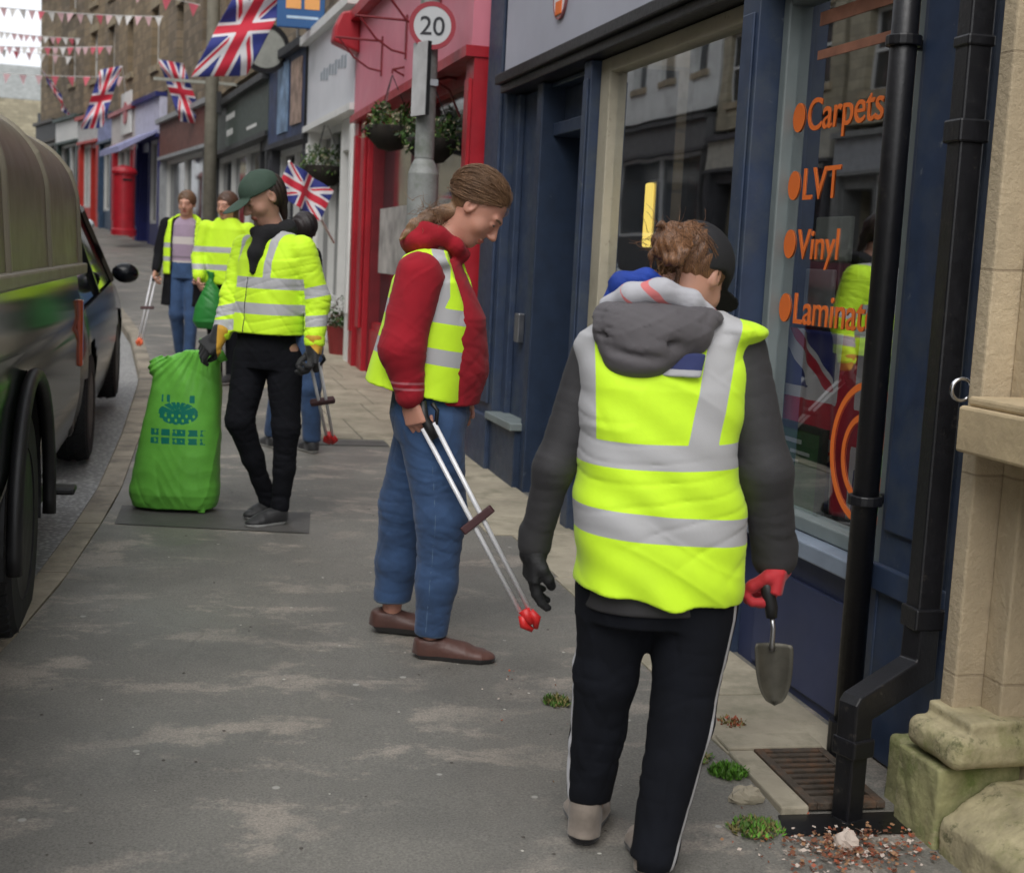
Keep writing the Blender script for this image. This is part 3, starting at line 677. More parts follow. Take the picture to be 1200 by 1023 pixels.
q = MB(); q.prism([(.16, 3.2), (.34, 3.3), (.3, 3.58), (.16, 3.62)], 'x', .02, .2); q.build('console', RED, B, bevel=.02)
q = MB(); q.box(.5, 4.3, -.04, .0, 1.1, 1.7); q.build('window_display', M('display_cards', (.4, .38, .36), .8, var=.5, vs=3), B)
# white shop
B, L, dz = building('white_shop', 'shop with a large plain white sign board and white door frames', FP(10.47), (1.27, 12.95), 7.6, STONE_B, wins(3.2, 1, (4.6,)), True, 'shop', fz=3.9)
shopfront(B, L, 0, M('white_sign', (.62, .64, .68), .35, var=.05, vs=2), WHITE, WHITE, 2.6, 3.55, door='near', mull=2)
q = MB()
for x_, z_, w_, h_ in ((.5, 3.3, .5, .07), (.95, 3.33, .3, .06)): q.box(x_, x_+w_, .161, .165, z_, z_+h_)
q.build('sign_mark', M('pink_mark', (.6, .3, .32), .6), B)
q = MB()
for k in range(9): q.box(.5+.19*k, .62+.19*k, .161, .165, 3.0+.02*(k % 3), 3.13+.02*(k % 2))
q.build('sign_mark', M('grey_mark', (.3, .34, .38), .6), B)
# poster shop (narrow, dark)
B, L, dz = building('poster_shop', 'narrow dark shopfront with blue and white picture boards', (1.27, 12.97), (.93, 14.95), 7.8, STONE_B, wins(2.6, 1, (4.4,)), True, 'shop', fz=3.6)
shopfront(B, L, dz, M('navy_board', (.03, .05, .12), .5, var=.5, vs=4), M('dark_grey_paint', (.04, .042, .05), .6), M('dark_grey_paint2', (.05, .05, .06), .6), 2.35, 3.4, door=None, mull=2)
q = MB(); q.box(.25, .9, .165, .18, 2.5, 3.3); q.build('picture_board', M('picture_skin', (.42, .3, .24), .6, var=.5, vs=5), B)
q = MB(); q.box(1.1, 1.8, .165, .18, 2.45, 3.35); q.build('picture_board', M('picture_blue', (.2, .3, .45), .6, var=.5, vs=4), B)
# green shop
B, L, dz = building('green_shop', 'shop with a long dark green fascia and small white lettering marks', (.93, 14.97), (.17, 19.72), 7.9, STONE_FAR, wins(6.3, 3, (4.6,)), True, 'shop', fz=3.5)
shopfront(B, L, dz, GREENSIGN, M('charcoal_paint', (.035, .037, .04), .5), M('charcoal_paint2', (.04, .042, .045), .5), 2.42, 3.12, door='near', mull=3)
q = MB()
for k in range(5): q.box(3.2+.2*k, 3.33+.2*k, .161, .166, 2.86, 2.95)
for k in range(3): q.box(3.4+.24*k, 3.54+.24*k, .161, .166, 2.6, 2.7)
q.box(1.0, 1.9, .161, .166, 2.55, 2.6)
q.build('sign_mark', WHITE, B)
# brown shop, awning shop, post office, blue, red, white shops, end house
spec = [
 ('brown_shop', 'shop with a dark brown red fascia beside the wooden pole', (.17, 19.74), (-.9, 24.2), 8.4, STONE_B, 2, M('brown_fascia', (.16, .07, .055), .6, var=.3), M('grey_stone_paint', (.3, .31, .32), .7), 2.3, 3.0, 'near', None),
 ('awning_shop', 'shop with a lilac blue awning and navy door frame', (-.9, 24.22), (-1.55, 26.45), 8.6, STONE_FAR, 1, M('pale_lilac_sign', (.5, .5, .62), .5), M('royal_navy', (.015, .02, .13), .5), 2.5, 3.3, 'far', M('lilac_awning', (.3, .31, .5), .7)),
 ('post_shop', 'red framed shop with a white hanging board and pale window', (-1.55, 26.47), (-2.3, 29.2), 8.6, STONE_FAR, 1, M('white_board', (.6, .56, .55), .6), RED, 2.4, 3.1, 'near', None),
 ('small_blue_shop', 'small slate blue shop between two red shopfronts', (-2.3, 29.22), (-2.78, 30.7), 8.7, STONE_B, 1, M('blue_white_fascia', (.25, .28, .5), .6, var=.4, vs=3), M('slate_blue', (.03, .06, .11), .5), 2.4, 3.0, None, None),
 ('scarlet_shop', 'far shop with scarlet door and frame above the white van roof line', (-2.78, 30.72), (-3.5, 32.6), 8.8, STONE_FAR, 1, M('pale_fascia', (.5, .5, .5), .6), M('scarlet', (.45, .03, .02), .5), 2.4, 3.0, 'near', None),
 ('far_grey_shop', 'far grey shop with a white fascia', (-3.5, 32.62), (-4.4, 35.0), 8.8, STONE_B, 1, WHITE, M('far_green', (.05, .08, .07), .6), 2.4, 3.0, None, None),
 ('corner_shop', 'last stone shop at the top corner of the terrace', (-4.4, 35.02), (-5.3, 37.3), 7.3, STONE_FAR, 1, M('far_black', (.03, .03, .03), .6), M('far_brown', (.06, .05, .04), .6), 2.4, 2.9, None, None)]
for nm, lb, a, b_, H, stn, nw, fa, pi_, z0, z1, door, aw in spec:
    ta, tb = tp(*a), tp(*b_); Lq = math.hypot(ta[0]-tb[0], ta[1]-tb[1])
    B, L, dz = building(nm, lb, a, b_, H-.0, stn, wins(Lq, nw, (4.1, 6.2) if H > 8 else (4.3,), .8, 1.3), True, 'shop', fz=z1+.15, depth=6)
    shopfront(B, L, dz, fa, pi_, pi_, z0, z1, door=door, mull=2, awn=aw)
    if nm == 'post_shop':
        q = MB(); q.box(.3, 1.7, .18, .22, 2.55, 3.55); q.build('board', WHITE, B)
        q = MB(); q.lathe([(.001, .0), (.27, 0), (.27, .02), (.001, .02)], (1.0, .225, 3.05), 'y', 20); q.build('red_disc', RED, B)
    c = MB(); c.box(L*.4, L*.4+.9, -3.3, -2.6, H+1.5, H+3.4); c.build('chimney', stn, B)
# gable house closing the view
EB = empty('end_house', (-9.8, 74, zg(74)), math.radians(6), 'pale stone house with grey slate roof closing the street at far left', 'house')
wall_mb(12, -1, 4.9, .3, [(8.3, 9.1, 3.0, 4.3), (5.5, 6.3, 3.0, 4.3), (2, 2.9, 3, 4.3)]).build('wall', STONE_C, EB).location = (-7, 0, 0)
q = MB()
for x_ in (8.3, 5.5, 2): q.box(x_-7, x_-6.2, -.2, -.15, 3.0, 4.3)
q.build('window', PANE, EB)
q = MB(); q.prism([(.35, 4.85), (.35, 5.0), (3.6, 7.0), (6.5, 5.0), (6.5, 4.85)], 'x', -7.3, 5.3); q.build('roof', M('pale_slate', (.24, .25, .24), .8, var=.2, vs=4), EB)
q = MB(); q.box(-7, 5, .3, 6, -1, 4.84); q.build('body', STONE_C, EB)
# flat building beyond, seen through the gap
# opposite side of the street (seen mirrored in the shop windows)
def opp(name, label, y0, y1, H, stn, n, zs, fr=None, pale=False):
    y0 *= 1.3; y1 *= 1.3; xo = lambda y: -8.9-max(0, y-30)*.04
    a, c = (xo(y1), y1), (xo(y0), y0)
    Lq = math.hypot(a[0]-c[0], a[1]-c[1])
    B, L, dz = building(name, label, a, c, H, stn, wins(Lq, max(1, round(Lq/2.0)), zs, .9, 1.45), bool(fr), 'house', None, depth=7, tr=False)
    if fr:
        shopfront(B, L, dz, fr[0], fr[1], fr[1], 2.5, 3.1, door='near', mull=3)
OG = 'terrace mirrored in the shop windows'
opp('stone_terrace', 'tall stone terrace opposite, its windows mirrored behind the orange lettering', 9.5, 17.4, 10.5, STONE_C, 4, (3.9, 6.6), (M('opp_grey', (.3, .31, .32), .6), M('opp_dark', (.2, .2, .19), .6)))
opp('stone_terrace', 'stone house opposite with a dark shopfront, nearest across the road', 0, 9.4, 9.0, STONE_FAR, 5, (3.9, 6.2), (M('opp_green', (.1, .12, .1), .6), M('opp_dark2', (.04, .04, .045), .6)))
opp('stone_terrace', 'long stone terrace behind the viewer across the road', -12, -.1, 9.0, STONE_B, 6, (3.9, 6.2), (M('opp_grey2', (.2, .2, .22), .6), M('opp_dark3', (.05, .04, .045), .6)))
opp('stone_terrace', 'brown stone house opposite standing before the white gable', 17.5, 21.5, 9.5, STONE_C, 3, (3.9, 6.1), (M('opp_cream', (.4, .38, .32), .6), M('opp_dark4', (.06, .06, .065), .6)))
opp('white_house', 'tall white rendered house opposite, mirrored in the left shop window', 21.6, 29, 9.0, WHITE2, 3, (4.2, 7.2), (M('opp_grey3', (.12, .12, .12), .6), M('opp_dark5', (.06, .06, .06), .6)))
opp('stone_terrace', 'darker stone terrace opposite beyond the white house', 29.1, 36, 12.0, STONE_B, 6, (3.9, 6.2), None)
# terrace behind the viewer on the near side
# ------------------------------------------------------------------ lamp post and speed sign
LP = empty('sign_post', (1.37, 9.0, zg(9.0)), 0, 'weathered grey post carrying a round 20 speed sign in front of the red shop', 'sign post')
q = MB(); q.lathe([(.0, -.1), (.10, -.1), (.10, 1.80), (.08, 1.86), (.058, 1.9), (.0, 1.9)], seg=32); q.build('base_column', GALV, LP, smooth=False, bevel=.003)
q = MB(); q.lathe([(.0, 1.9), (.064, 1.9), (.062, 2.9), (.0, 2.9)], seg=20); q.build('upper_column', GALV, LP)
q = MB(); q.box(-.06, .06, -.072, -.06, 2.36, 2.40); q.box(-.06, .06, -.072, -.06, 2.62, 2.66); q.build('band', STEEL, LP)
S2 = empty('speed_sign', (1.375, 8.91, zg(9.0)+2.73), math.radians(-8), 'round white sign with red ring reading 20 on the grey post', 'road sign')
q = MB(); q.lathe([(.001, .0), (.150, 0), (.150, .006), (.001, .006)], axis='y', seg=48); q.build('back_plate', M('sign_grey', (.25, .25, .25), .5), S2)
q = MB(); q.lathe([(.001, -.004), (.120, -.004), (.120, -.001), (.001, -.001)], axis='y', seg=48); q.build('sign_face', M('sign_white', (.5, .51, .52), .5, var=.04), S2)
q = MB(); q.lathe([(.120, -.006), (.150, -.006), (.150, -.0005), (.120, -.0005), (.12, -.006)], axis='y', seg=48); q.build('red_ring', M('sign_red', (.3, .02, .035), .5, var=.05), S2)
text_obj('number', '20', .165, M('sign_black', (.015, .015, .02), .5, var=0), S2, 0, 0, 0, .001, T=Matrix(((1, 0, 0, 0), (0, 0, -1, -.0055), (0, 1, 0, -.058), (0, 0, 0, 1))), align='CENTER')
PL = empty('side_plate', (1.325, 8.97, zg(9)+2.36), math.radians(20), 'narrow blank sign plate turned edgeways on the grey post', 'sign plate')
q = MB(); q.box(-.055, -.045, -.16, .02, -.2, .26); q.build('plate', M('plate_grey', (.5, .5, .5), .5), PL)
q = MB(); q.box(-.048, -.02, -.16, .02, -.2, .26); q.build('plate_back', BLACK, PL)

# hanging baskets
def basket(pos, wall_dir, r, seed, label, wall_n):
    B = empty('hanging_basket', pos, 0, label, 'hanging basket', 'hanging flower baskets')
    q = MB(); q.lathe([(.001, -r*.85), (r*.45, -r*.75), (r*.8, -r*.4), (r*.95, 0), (r*.9, .01), (.001, .0)], seg=18); q.build('basket', M('basket_liner', (.02, .016, .012), .95, var=.4), B, smooth=True)
    g = np.random.default_rng(seed); q = MB()
    for k in range(900):
        a = g.uniform(0, 6.28); e = g.uniform(-.35, 1.0); rr = r*g.uniform(.45, 1.08)
        x, y, z = rr*math.cos(a)*math.cos(e*.9), rr*math.sin(a)*math.cos(e*.9), r*.75*e+(.2*r*math.sin(3*a+seed))
        s_ = g.uniform(.012, .032); d1 = Vector(g.normal(0, 1, 3)).normalized()*s_; d2 = Vector(g.normal(0, 1, 3)).normalized()*s_*.6
        p = Vector((x, y, z)); q.add([p-d1, p+d2, p+d1, p-d2], [(0, 1, 2, 3)], int(g.choice([0, 0, 1, 2, 2, 3])))
    q.build('foliage', LEAF+[M('flower', (.35, .3, .2), .7)], B, fix=False)
    q = MB()
    for k in range(3):
        a = k*2.094; q.tube([(r*.9*math.cos(a), r*.9*math.sin(a), 0), (0, 0, r*1.9)], .004, 5)
    q.build('chain', BLACKP, B)
    q = MB(); wx = wall_n
    q.tube([(0, 0, r*1.95), (0, 0, r*2.1), (wx*.5, .0, r*2.25), (wx, .02, r*2.2)], .011, 6); q.tube([(wx, .02, r*.9), (wx*.55, .0, r*1.8), (0, 0, r*2.1)], .009, 6); q.build('bracket', REDD if seed < 3 else BLACKP, B)
basket((1.55, 9.85, 2.33), 0, .20, 1, 'full hanging basket with dark liner just right of the speed sign post', .2)
basket((1.42, 11.2, 2.52), 0, .22, 2, 'leafy hanging basket partly hidden left of the grey sign post', .26)
basket((1.28, 15.9, 2.46), 0, .27, 3, 'dark hanging basket on the white shop above the small flag', .3)
# scrolled brackets over the pink fascia
for k, (u, z) in enumerate([(7.3, 3.15), (8.3, 3.2), (9.2, 3.2)]):
    p = FPn(u, .16); B = empty('sign_bracket', (p[0], p[1], z), ANG, ['dark red wall bracket nearest the blue shop', 'dark red wall bracket over the middle of the pink fascia', 'dark red wall bracket at the far end of the pink fascia'][k], 'bracket', 'wall brackets on the red shop')
    q = MB(); q.tube([(0, 0, .16), (0, .42, .16)], .010, 8); q.tube([(0, 0, -.10), (0, .12, -.08), (0, .25, .0), (0, .38, .15)], .009, 8)
    q.build('arm', REDD, B); q = MB(); q.box(-.02, .02, -.01, .012, -.14, .2); q.build('wall_plate', REDD, B)
# planter at the foot of the white shop
PT = empty('planter', (1.42, 14.6, zg(14.6)), 0, 'dark red planter with rough brown plant at the foot of the red pilaster', 'planter')
q = MB(); q.lathe([(.001, 0), (.13, 0), (.17, .3), (.15, .3), (.001, .27)], seg=16); q.build('pot', M('pot_red', (.2, .02, .02), .6), PT)
g = np.random.default_rng(3); q = MB()
for k in range(500):
    p = Vector((g.normal(0, .1), g.normal(0, .1), .28+abs(g.normal(0, .12)))); d1 = Vector(g.normal(0, 1, 3)).normalized()*.03; d2 = Vector(g.normal(0, 1, 3)).normalized()*.015
    q.add([p-d1, p+d2, p+d1, p-d2], [(0, 1, 2, 3)], int(g.integers(0, 3)))
q.build('plant', [LEAF[2], M('brown_leaf', (.12, .08, .05), .8), LEAF[0]], PT, fix=False)['kind'] = 'stuff'

# projecting signs
PS = empty('projecting_sign', (1.0, 16.3, 4.03), math.radians(-4), 'blue projecting sign with two orange squares above the white shop', 'sign')
q = MB(); q.box(-.28, .26, -.03, .03, 0, .75); q.build('board', M('sign_blue', (.02, .1, .28), .5, var=.06), PS, bevel=.01)
q = MB()
for x_ in (-.18, .03):
    for z_ in (.13, .42):
        q.box(x_, x_+.17, -.036, -.031, z_+.08, z_+.24)
q.build('orange_square', M('sign_orange', (.85, .4, .12), .5, var=.05), PS)
q = MB(); q.box(-.17, .19, -.035, -.031, .1, .13); q.build('white_line', M('sign_pale', (.5, .65, .8), .5), PS)
q = MB(); q.tube([(.26, 0, .7), (.62, 0, .7)], .02, 8); q.tube([(.26, 0, .08), (.62, 0, .08)], .02, 8); q.build('bracket', BLACKP, PS)
RS = empty('round_sign', (.68, 18.6, 4.1), math.radians(5), 'round dark rimmed sign hanging out below the blue projecting sign', 'sign')
q = MB(); q.lathe([(.001, -.03), (.26, -.03), (.26, .03), (.001, .03)], axis='y', seg=28); q.build('disc', M('disc_grey', (.3, .31, .28), .6), RS)
q = MB(); q.lathe([(.26, -.045), (.32, -.045), (.32, .045), (.26, .045), (.26, -.045)], axis='y', seg=28); q.build('rim', BLACKP, RS)
q = MB(); q.tube([(.3, 0, .0), (.55, 0, 0)], .02, 6); q.build('bracket', BLACKP, RS)
DPf = empty('far_drainpipe', (1.16, 17.1, zg(17.1)), 0, 'thin black drainpipe between the white shop and the poster shop', 'drainpipe')
q = MB(); q.tube([(0, 0, 2.2), (0, 0, 7.3)], .05, 10); q.build('pipe', BLACKP, DPf); q = MB(); q.box(-.1, .1, -.1, .1, 3.6, 3.85); q.build('hopper', BLACKP, DPf)
# wooden pole with cross arm
WP = empty('utility_pole', (.02, 24.0, zg(24)), 0, 'tall pale wooden pole standing at the kerb in front of the green shop', 'pole')
q = MB(); q.tube([(0, 0, -.2), (0, 0, 5.5), (.0, 0, 8.5)], [.115, .105, .10], 14); q.build('pole', M('pole_wood', (.26, .24, .19), .8, var=.2, vs=6), WP, smooth=True)
q = MB(); q.box(-.95, 1.3, -.02, .02, 3.22, 3.27); q.build('cross_arm', M('arm_grey', (.3, .3, .26), .7), WP)
q = MB(); q.box(.08, .16, -.1, .1, 2.75, 3.1); q.build('junction_box', BLACK, WP)

# flags along the terrace
def wall_flag(base, tip, U, V, label, seed, wave=.05, droop=0, fold=1.8, raw=False):
    if not raw: base = (*tp(base[0], base[1]), base[2]); tip = (*tp(tip[0], tip[1]), tip[2])
    B = empty('union_flag', base, 0, label, 'flag', 'union flags')
    b_ = Vector(base); t = Vector(tip)-b_
    q = MB(); q.tube([(0, 0, 0), t], .014, 6); q.build('flag_pole', WHITE, B)
    O = t-Vector(V)*1.0
    flag(B, 'cloth', O, U, V, wave, seed=seed, fold=fold, droop=droop)
wall_flag((1.05, 13.6, 4.0), (.96, 13.0, 4.72), (-.55, -.2, -1.10), (.66, .12, .12), 'big bright Union flag hanging beside the blue projecting sign', 11, .07, .05, 1.4)
wall_flag((.02, 27.9, 4.0), (-.98, 27.3, 4.95), (.42, .1, -1.05), (-.46, .0, .04), 'Union flag drooping to the right over the brown fascia', 12, .08, .05, 1.6, raw=True)
wall_flag((-1.9, 28.2, 4.2), (-2.08, 27.4, 5.75), (-.42, -.3, -1.45), (.5, .1, .12), 'Union flag hanging steeply over the far awnings', 13, .1, .05, 1.5)
wall_flag((-3.9, 34.0, 5.0), (-4.75, 33.4, 6.4), (.6, .1, -1.0), (-.35, 0, .4), 'small distant Union flag near the far end of the terrace', 14, .1, .1, 1.5)
wall_flag((1.20, 10.35, 1.6), (.70, 9.75, 2.31), (.42, .1, -.20), (.12, .05, .30), 'tilted Union flag right behind the cap wearer', 15, .03, .03, 1.4)
# reflected flag opposite
wall_flag((-11.5, 15.2, 4.4), (-10.2, 15.0, 5.3), (.3, .4, -1.0), (-.6, -.7, .1), 'Union flag on the opposite side mirrored in the window', 16, .08)

# bunting across the street
BW = [M('bunting_white', (.7, .68, .66), .8), M('bunting_red', (.6, .12, .16), .8), M('bunting_pink', (.62, .4, .42), .8)]
def bunting(a, b_, sag, n, label, seed, s=.2, raw=False):
    if not raw: a = (*tp(a[0], a[1]), a[2]); b_ = (*tp(b_[0], b_[1]), b_[2])
    B = empty('bunting', a, 0, label, 'bunting', 'bunting strings across the street'); d = Vector(b_)-Vector(a); g = random.Random(seed)
    pt_ = lambda t: d*t+Vector((0, 0, -4*sag*t*(1-t)))
    q = MB(); q.tube([pt_(i/24) for i in range(25)], .008, 4); q.build('string', BW[0], B)
    for k in range(n):
        t = (k+.5)/n; p = pt_(t); e = pt_(min(1, t+.002))-pt_(t-.002); e = e.normalized()*s*.5
        q = MB(); w_ = g.uniform(-.04, .04)
        q.add([p-e, p+e, p+Vector((w_, w_, -s*1.25)), p-e+Vector((0, .003, 0)), p+e+Vector((0, .003, 0)), p+Vector((w_, w_+.003, -s*1.25))], [(0, 1, 2), (5, 4, 3), (0, 3, 4, 1), (1, 4, 5, 2), (2, 5, 3, 0)])
        q.build('pennant', BW[g.choice([0, 1, 2, 2])], B)
bunting((-14.0, 27, 8.2), (-1.35, 25.5, 8.1), .45, 30, 'highest bunting string crossing the sky at upper left', 1)
bunting((-14.5, 30, 8.6), (-1.6, 26.5, 7.5), .5, 30, 'second bunting string, just beneath the highest one', 2)
bunting((-17.0, 40, 9.0), (-3.9, 34, 6.9), .3, 34, 'bunting string over the slate roof end, faint against the sky', 3)
bunting((-14.5, 33, 7.0), (-2.0, 28, 5.6), .5, 32, 'lowest pink bunting string ending above the far flag', 4)
bunting((-10, 18, 8.8), (.2, 19.5, 8.0), .6, 22, 'bunting string with pale pennants against the stone wall', 5)
bunting((-14, 21, 9.6), (-.1, 21.4, 6.1), .5, 28, 'steep bunting string running down to the brown shop', 6)

for i, (a_, b2_, sg, n_, lb_) in enumerate([((-9, 31, 6.7), (-.9, 27.4, 5.75), .25, 44, 'dense pink bunting string level with the tops of the far flags'),
    ((-9, 35, 6.1), (-2.2, 33.2, 5.9), .2, 40, 'dense pale bunting string just over the canopy of the pickup'), ((-9, 33, 7.1), (-.2, 25.4, 6.2), .3, 46, 'white and pink bunting string crossing in front of the upper windows'),
    ((-9, 38, 7.2), (-3.4, 39, 6.8), .2, 36, 'faint bunting string in front of the far gable end')]):
    bunting(a_, b2_, sg, n_, lb_, 20+i, .15, raw=True)
# pillar box and cabinets
PX = empty('pillar_box', (-1.8, 31.5, zg(31.5)+.25), math.radians(20), 'red pillar box in front of the red framed shop', 'post box')
q = MB(); q.lathe([(.001, 0), (.27, 0), (.27, .12), (.235, .15), (.235, 1.32), (.001, 1.32)], seg=24); q.build('body', RED, PX)
q = MB(); q.lathe([(.001, 1.322), (.27, 1.322), (.28, 1.38), (.22, 1.46), (.08, 1.51), (.001, 1.52)], seg=24); q.build('cap', RED, PX)
q = MB(); q.box(-.1, .1, -.245, -.22, 1.18, 1.22); q.build('slot', BLACK, PX)
# ------------------------------------------------------------------ vehicles
OLIVE = M('olive_canopy', (.15, .125, .09), .42, var=.08, vs=3, bump=.05, bs=120)
OLIVE2 = M('olive_rib', (.23, .205, .155), .45, var=.08, vs=3)
TRUCKP = M('dark_truck_paint', (.004, .007, .004), .10, var=0, coat=0)
CARP = M('black_car_paint', (.005, .006, .008), .14, var=0, coat=0)
TRUCKP.node_tree.nodes['Principled BSDF'].inputs['IOR'].default_value = 1.12
CARP.node_tree.nodes['Principled BSDF'].inputs['IOR'].default_value = 1.3
CGLASS = M('car_glass', (.02, .025, .028), .04, var=0, coat=.8)
TYREM = M('tyre', (.013, .013, .014), .8, var=.2, bump=.3, bs=60)
ALLOY = M('alloy', (.35, .34, .3), .35, metal=.8, var=.15)
LAMPR = M('tail_lamp', (.5, .06, .01), .2, var=.1, coat=1)

def wheel(parent, x, y, z, R=.44, w_=.26, side=1):
    e = MB(); pr = [(R*.62, -w_/2), (R*.9, -w_/2), (R*.97, -w_*.42), (R, -w_*.3), (R, w_*.3), (R*.97, w_*.42), (R*.9, w_/2), (R*.62, w_/2)]
    e.lathe(pr+[pr[0]], axis='x', seg=44)
    e.f = [f for f in e.f if len(f) == 4]; e.mi = [0]*len(e.f)
    for k in range(60):
        a = 2*math.pi*k/60; c, s_ = math.cos(a), math.sin(a); t = .011
        for sx in (-1, 1):
            e.add([(sx*w_*.1, (R-.001)*c-t*s_, (R-.001)*s_+t*c), (sx*w_*.46, (R-.02)*c-t*s_, (R-.02)*s_+t*c), (sx*w_*.46, (R-.02)*c+t*s_, (R-.02)*s_-t*c), (sx*w_*.1, (R-.001)*c+t*s_, (R-.001)*s_-t*c),
                   (sx*w_*.1, (R+.008)*c-t*s_, (R+.008)*s_+t*c), (sx*w_*.44, (R-.006)*c-t*s_, (R-.006)*s_+t*c), (sx*w_*.44, (R-.006)*c+t*s_, (R-.006)*s_-t*c), (sx*w_*.1, (R+.008)*c+t*s_, (R+.008)*s_-t*c)],
                  [(4, 5, 6, 7), (0, 1, 5, 4), (2, 3, 7, 6), (1, 2, 6, 5), (0, 4, 7, 3)])
    tyre = e.build('wheel', TYREM, parent); tyre.location = (x, y, z)
    e = MB(); e.lathe([(R*.64, w_*.48), (R*.6, w_*.46), (R*.56, w_*.2), (R*.5, w_*.12), (.001, w_*.12)], axis='x', seg=36, mi=1); 
    for k in range(6):
        a = 2*math.pi*k/6+.2; c, s_ = math.cos(a), math.sin(a)
        for da in (-.16, .16):
            c2, s2 = math.cos(a+da), math.sin(a+da); tx, ty = -s2, c2; r0_, r1_ = .05, R*.615
            vs_ = [(w_*.20+hh, r_*c2+ww*tx, r_*s2+ww*ty) for hh in (0, w_*.22) for r_, ww in ((r0_, -.012), (r0_, .012), (r1_, .017), (r1_, -.017))]
            e.add(vs_, [(0, 1, 2, 3), (7, 6, 5, 4), (0, 4, 5, 1), (1, 5, 6, 2), (2, 6, 7, 3), (3, 7, 4, 0)])
    e.lathe([(.001, w_*.44), (.05, w_*.44), (.065, w_*.36), (.065, w_*.12)], axis='x', seg=20)
    r = e.build('rim', [ALLOY, BLACK], tyre, smooth=False)
    return tyre

def body_loft(profile_fn, ys, nseg=1):
    pass

# pickup, pavement side at local x = 0, body spans x -1.8..0; local y = world Y
road_z = zg(5.3)-.10
TR = empty('pickup_truck', (-.60, 5.08, road_z), math.radians(.3), 'dark glossy pickup truck with ribbed olive canopy at the left edge', 'pickup truck')
WR = .44
def arch(cy, r, z0, y0, y1, ztop, n=14):
    """side outline with a round wheel cut-out centred at cy"""
    pts = [(y0, z0)]
    for k in range(n+1):
        a = math.pi-math.pi*k/n; yy = cy+r*math.cos(a); zz = WR+r*math.sin(a)
        if zz >= z0: pts.append((yy, zz))
    pts += [(y1, z0), (y1, ztop), (y0, ztop)]
    return pts
def panel(name, outline, x0, x1, mat, parent, bevel=.02, smooth=False):
    q = MB(); q.prism(outline, 'x', x0, x1); o = q.build(name, mat, parent, bevel=bevel); return o
# bed body sides (profile with shoulder line): upper and lower panels
bed = [(-.98, .42)]+[(yy, zz) for yy, zz in [(0+.46*math.cos(math.pi-math.pi*k/16), WR+.46*math.sin(math.pi-math.pi*k/16)) for k in range(17)] if zz > .42]+[(1.2, .40), (2.55, .42), (2.24, .50), (2.24, .96), (2.20, 1.29), (-.98, 1.29)]
q = MB()
# cross-section shaping: each outline point gets an x inset by height
def xin(z): return -.012-.022*max(0, (z-.95)/.34)**2-.05*max(0, (.72-z)/.25)**1.5-.012*math.exp(-((z-1.02)/.03)**2)
n = len(bed); 
for side in (0, 1):
    base = [(xin(z) if side == 0 else -1.78-xin(z), y_, z) for y_, z in bed]
q = MB(); vs = [(xin(z), y_, z) for y_, z in bed]+[(-.10, y_, z) for y_, z in bed]
q.add(vs, [(i, (i+1) % n, (i+1) % n+n, i+n) for i in range(n)])
# side skin as strips between height levels
def skin(q, y0, y1, zs, cut=None, xo=0.0, ny=60):
    """vertical skin with rows; cut(y,z) True removes"""
    ys = np.linspace(y0, y1, ny+1)
    for i in range(ny):
        for j in range(len(zs)-1):
            ya, yb, za, zb_ = ys[i], ys[i+1], zs[j], zs[j+1]
            if cut and cut((ya+yb)/2, (za+zb_)/2): continue
            q.add([(xin(za)+xo, ya, za), (xin(za)+xo, yb, za), (xin(zb_)+xo, yb, zb_), (xin(zb_)+xo, ya, zb_)], [(0, 1, 2, 3)])
zs_ = list(np.linspace(.46, 1.29, 26))
q = MB(); skin(q, -.98, 2.24, zs_, lambda y_, z: y_**2+(z-WR)**2 < .535**2, ny=150)
for yy in (2.24,): q.add([(xin(z), yy, z) for z in zs_]+[(-1.78-xin(z), yy, z) for z in zs_[::-1]], [tuple(range(2*len(zs_)))])
q.box(-1.72, -.09, -.95, 2.20, .45, .5); q.box(-1.766, -.06, -.98, 2.22, 1.26, 1.289)
for sgn in (1,):
    vs0 = len(q.v)
q2 = MB(); skin(q2, -.98, 2.24, zs_, lambda y_, z: y_**2+(z-WR)**2 < .535**2, ny=60)
q.add([(-1.78-v[0], v[1], v[2]) for v in q2.v], [f[::-1] for f in q2.f])
bd = q.build('bed', TRUCKP, TR, smooth=True, merge=.0004); bd.modifiers.new('es', 'EDGE_SPLIT').split_angle = math.radians(40)
# arch lip and liner
q = MB(); pts = [(.012, .535*math.cos(a), WR+.535*math.sin(a)) for a in np.linspace(-.12, math.pi+.12, 30)]; q.tube(pts, .026, 8); q.build('wheel_arch', BLACK, TR, smooth=True)
q = MB(); q.lathe([(.54, -.35), (.54, -.02)], (0, 0, WR), 'x', 40); q.f = [f for f in q.f if len(f) == 4 and all(q.v[i][2] > .3 for i in f)]; q.mi = [0]*len(q.f); q.build('arch_liner', BLACK, TR, fix=False)
wheel(TR, -.145, 0, WR); wheel(TR, -.145, -3.1, WR); wheel(TR, -1.64, 0, WR); wheel(TR, -1.64, -3.1, WR)
q = MB(); q.box(-.03, .004, 2.17, 2.235, .82, 1.16); q.build('tail_light', LAMPR, TR, bevel=.01)
q = MB(); q.box(-1.75, -.05, 2.25, 2.36, .44, .62); q.build('bumper', BLACK, TR, bevel=.03)
q = MB(); q.box(-.2, .085, .80, .92, .40, .43); q.box(-.22, -.16, .7, 1.0, .36, .6); q.build('side_step', BLACK, TR, bevel=.01)
q = MB(); q.box(-.13, -.03, .5, .8, .38, .46); q.build('mud_guard', BLACK, TR, bevel=.02)
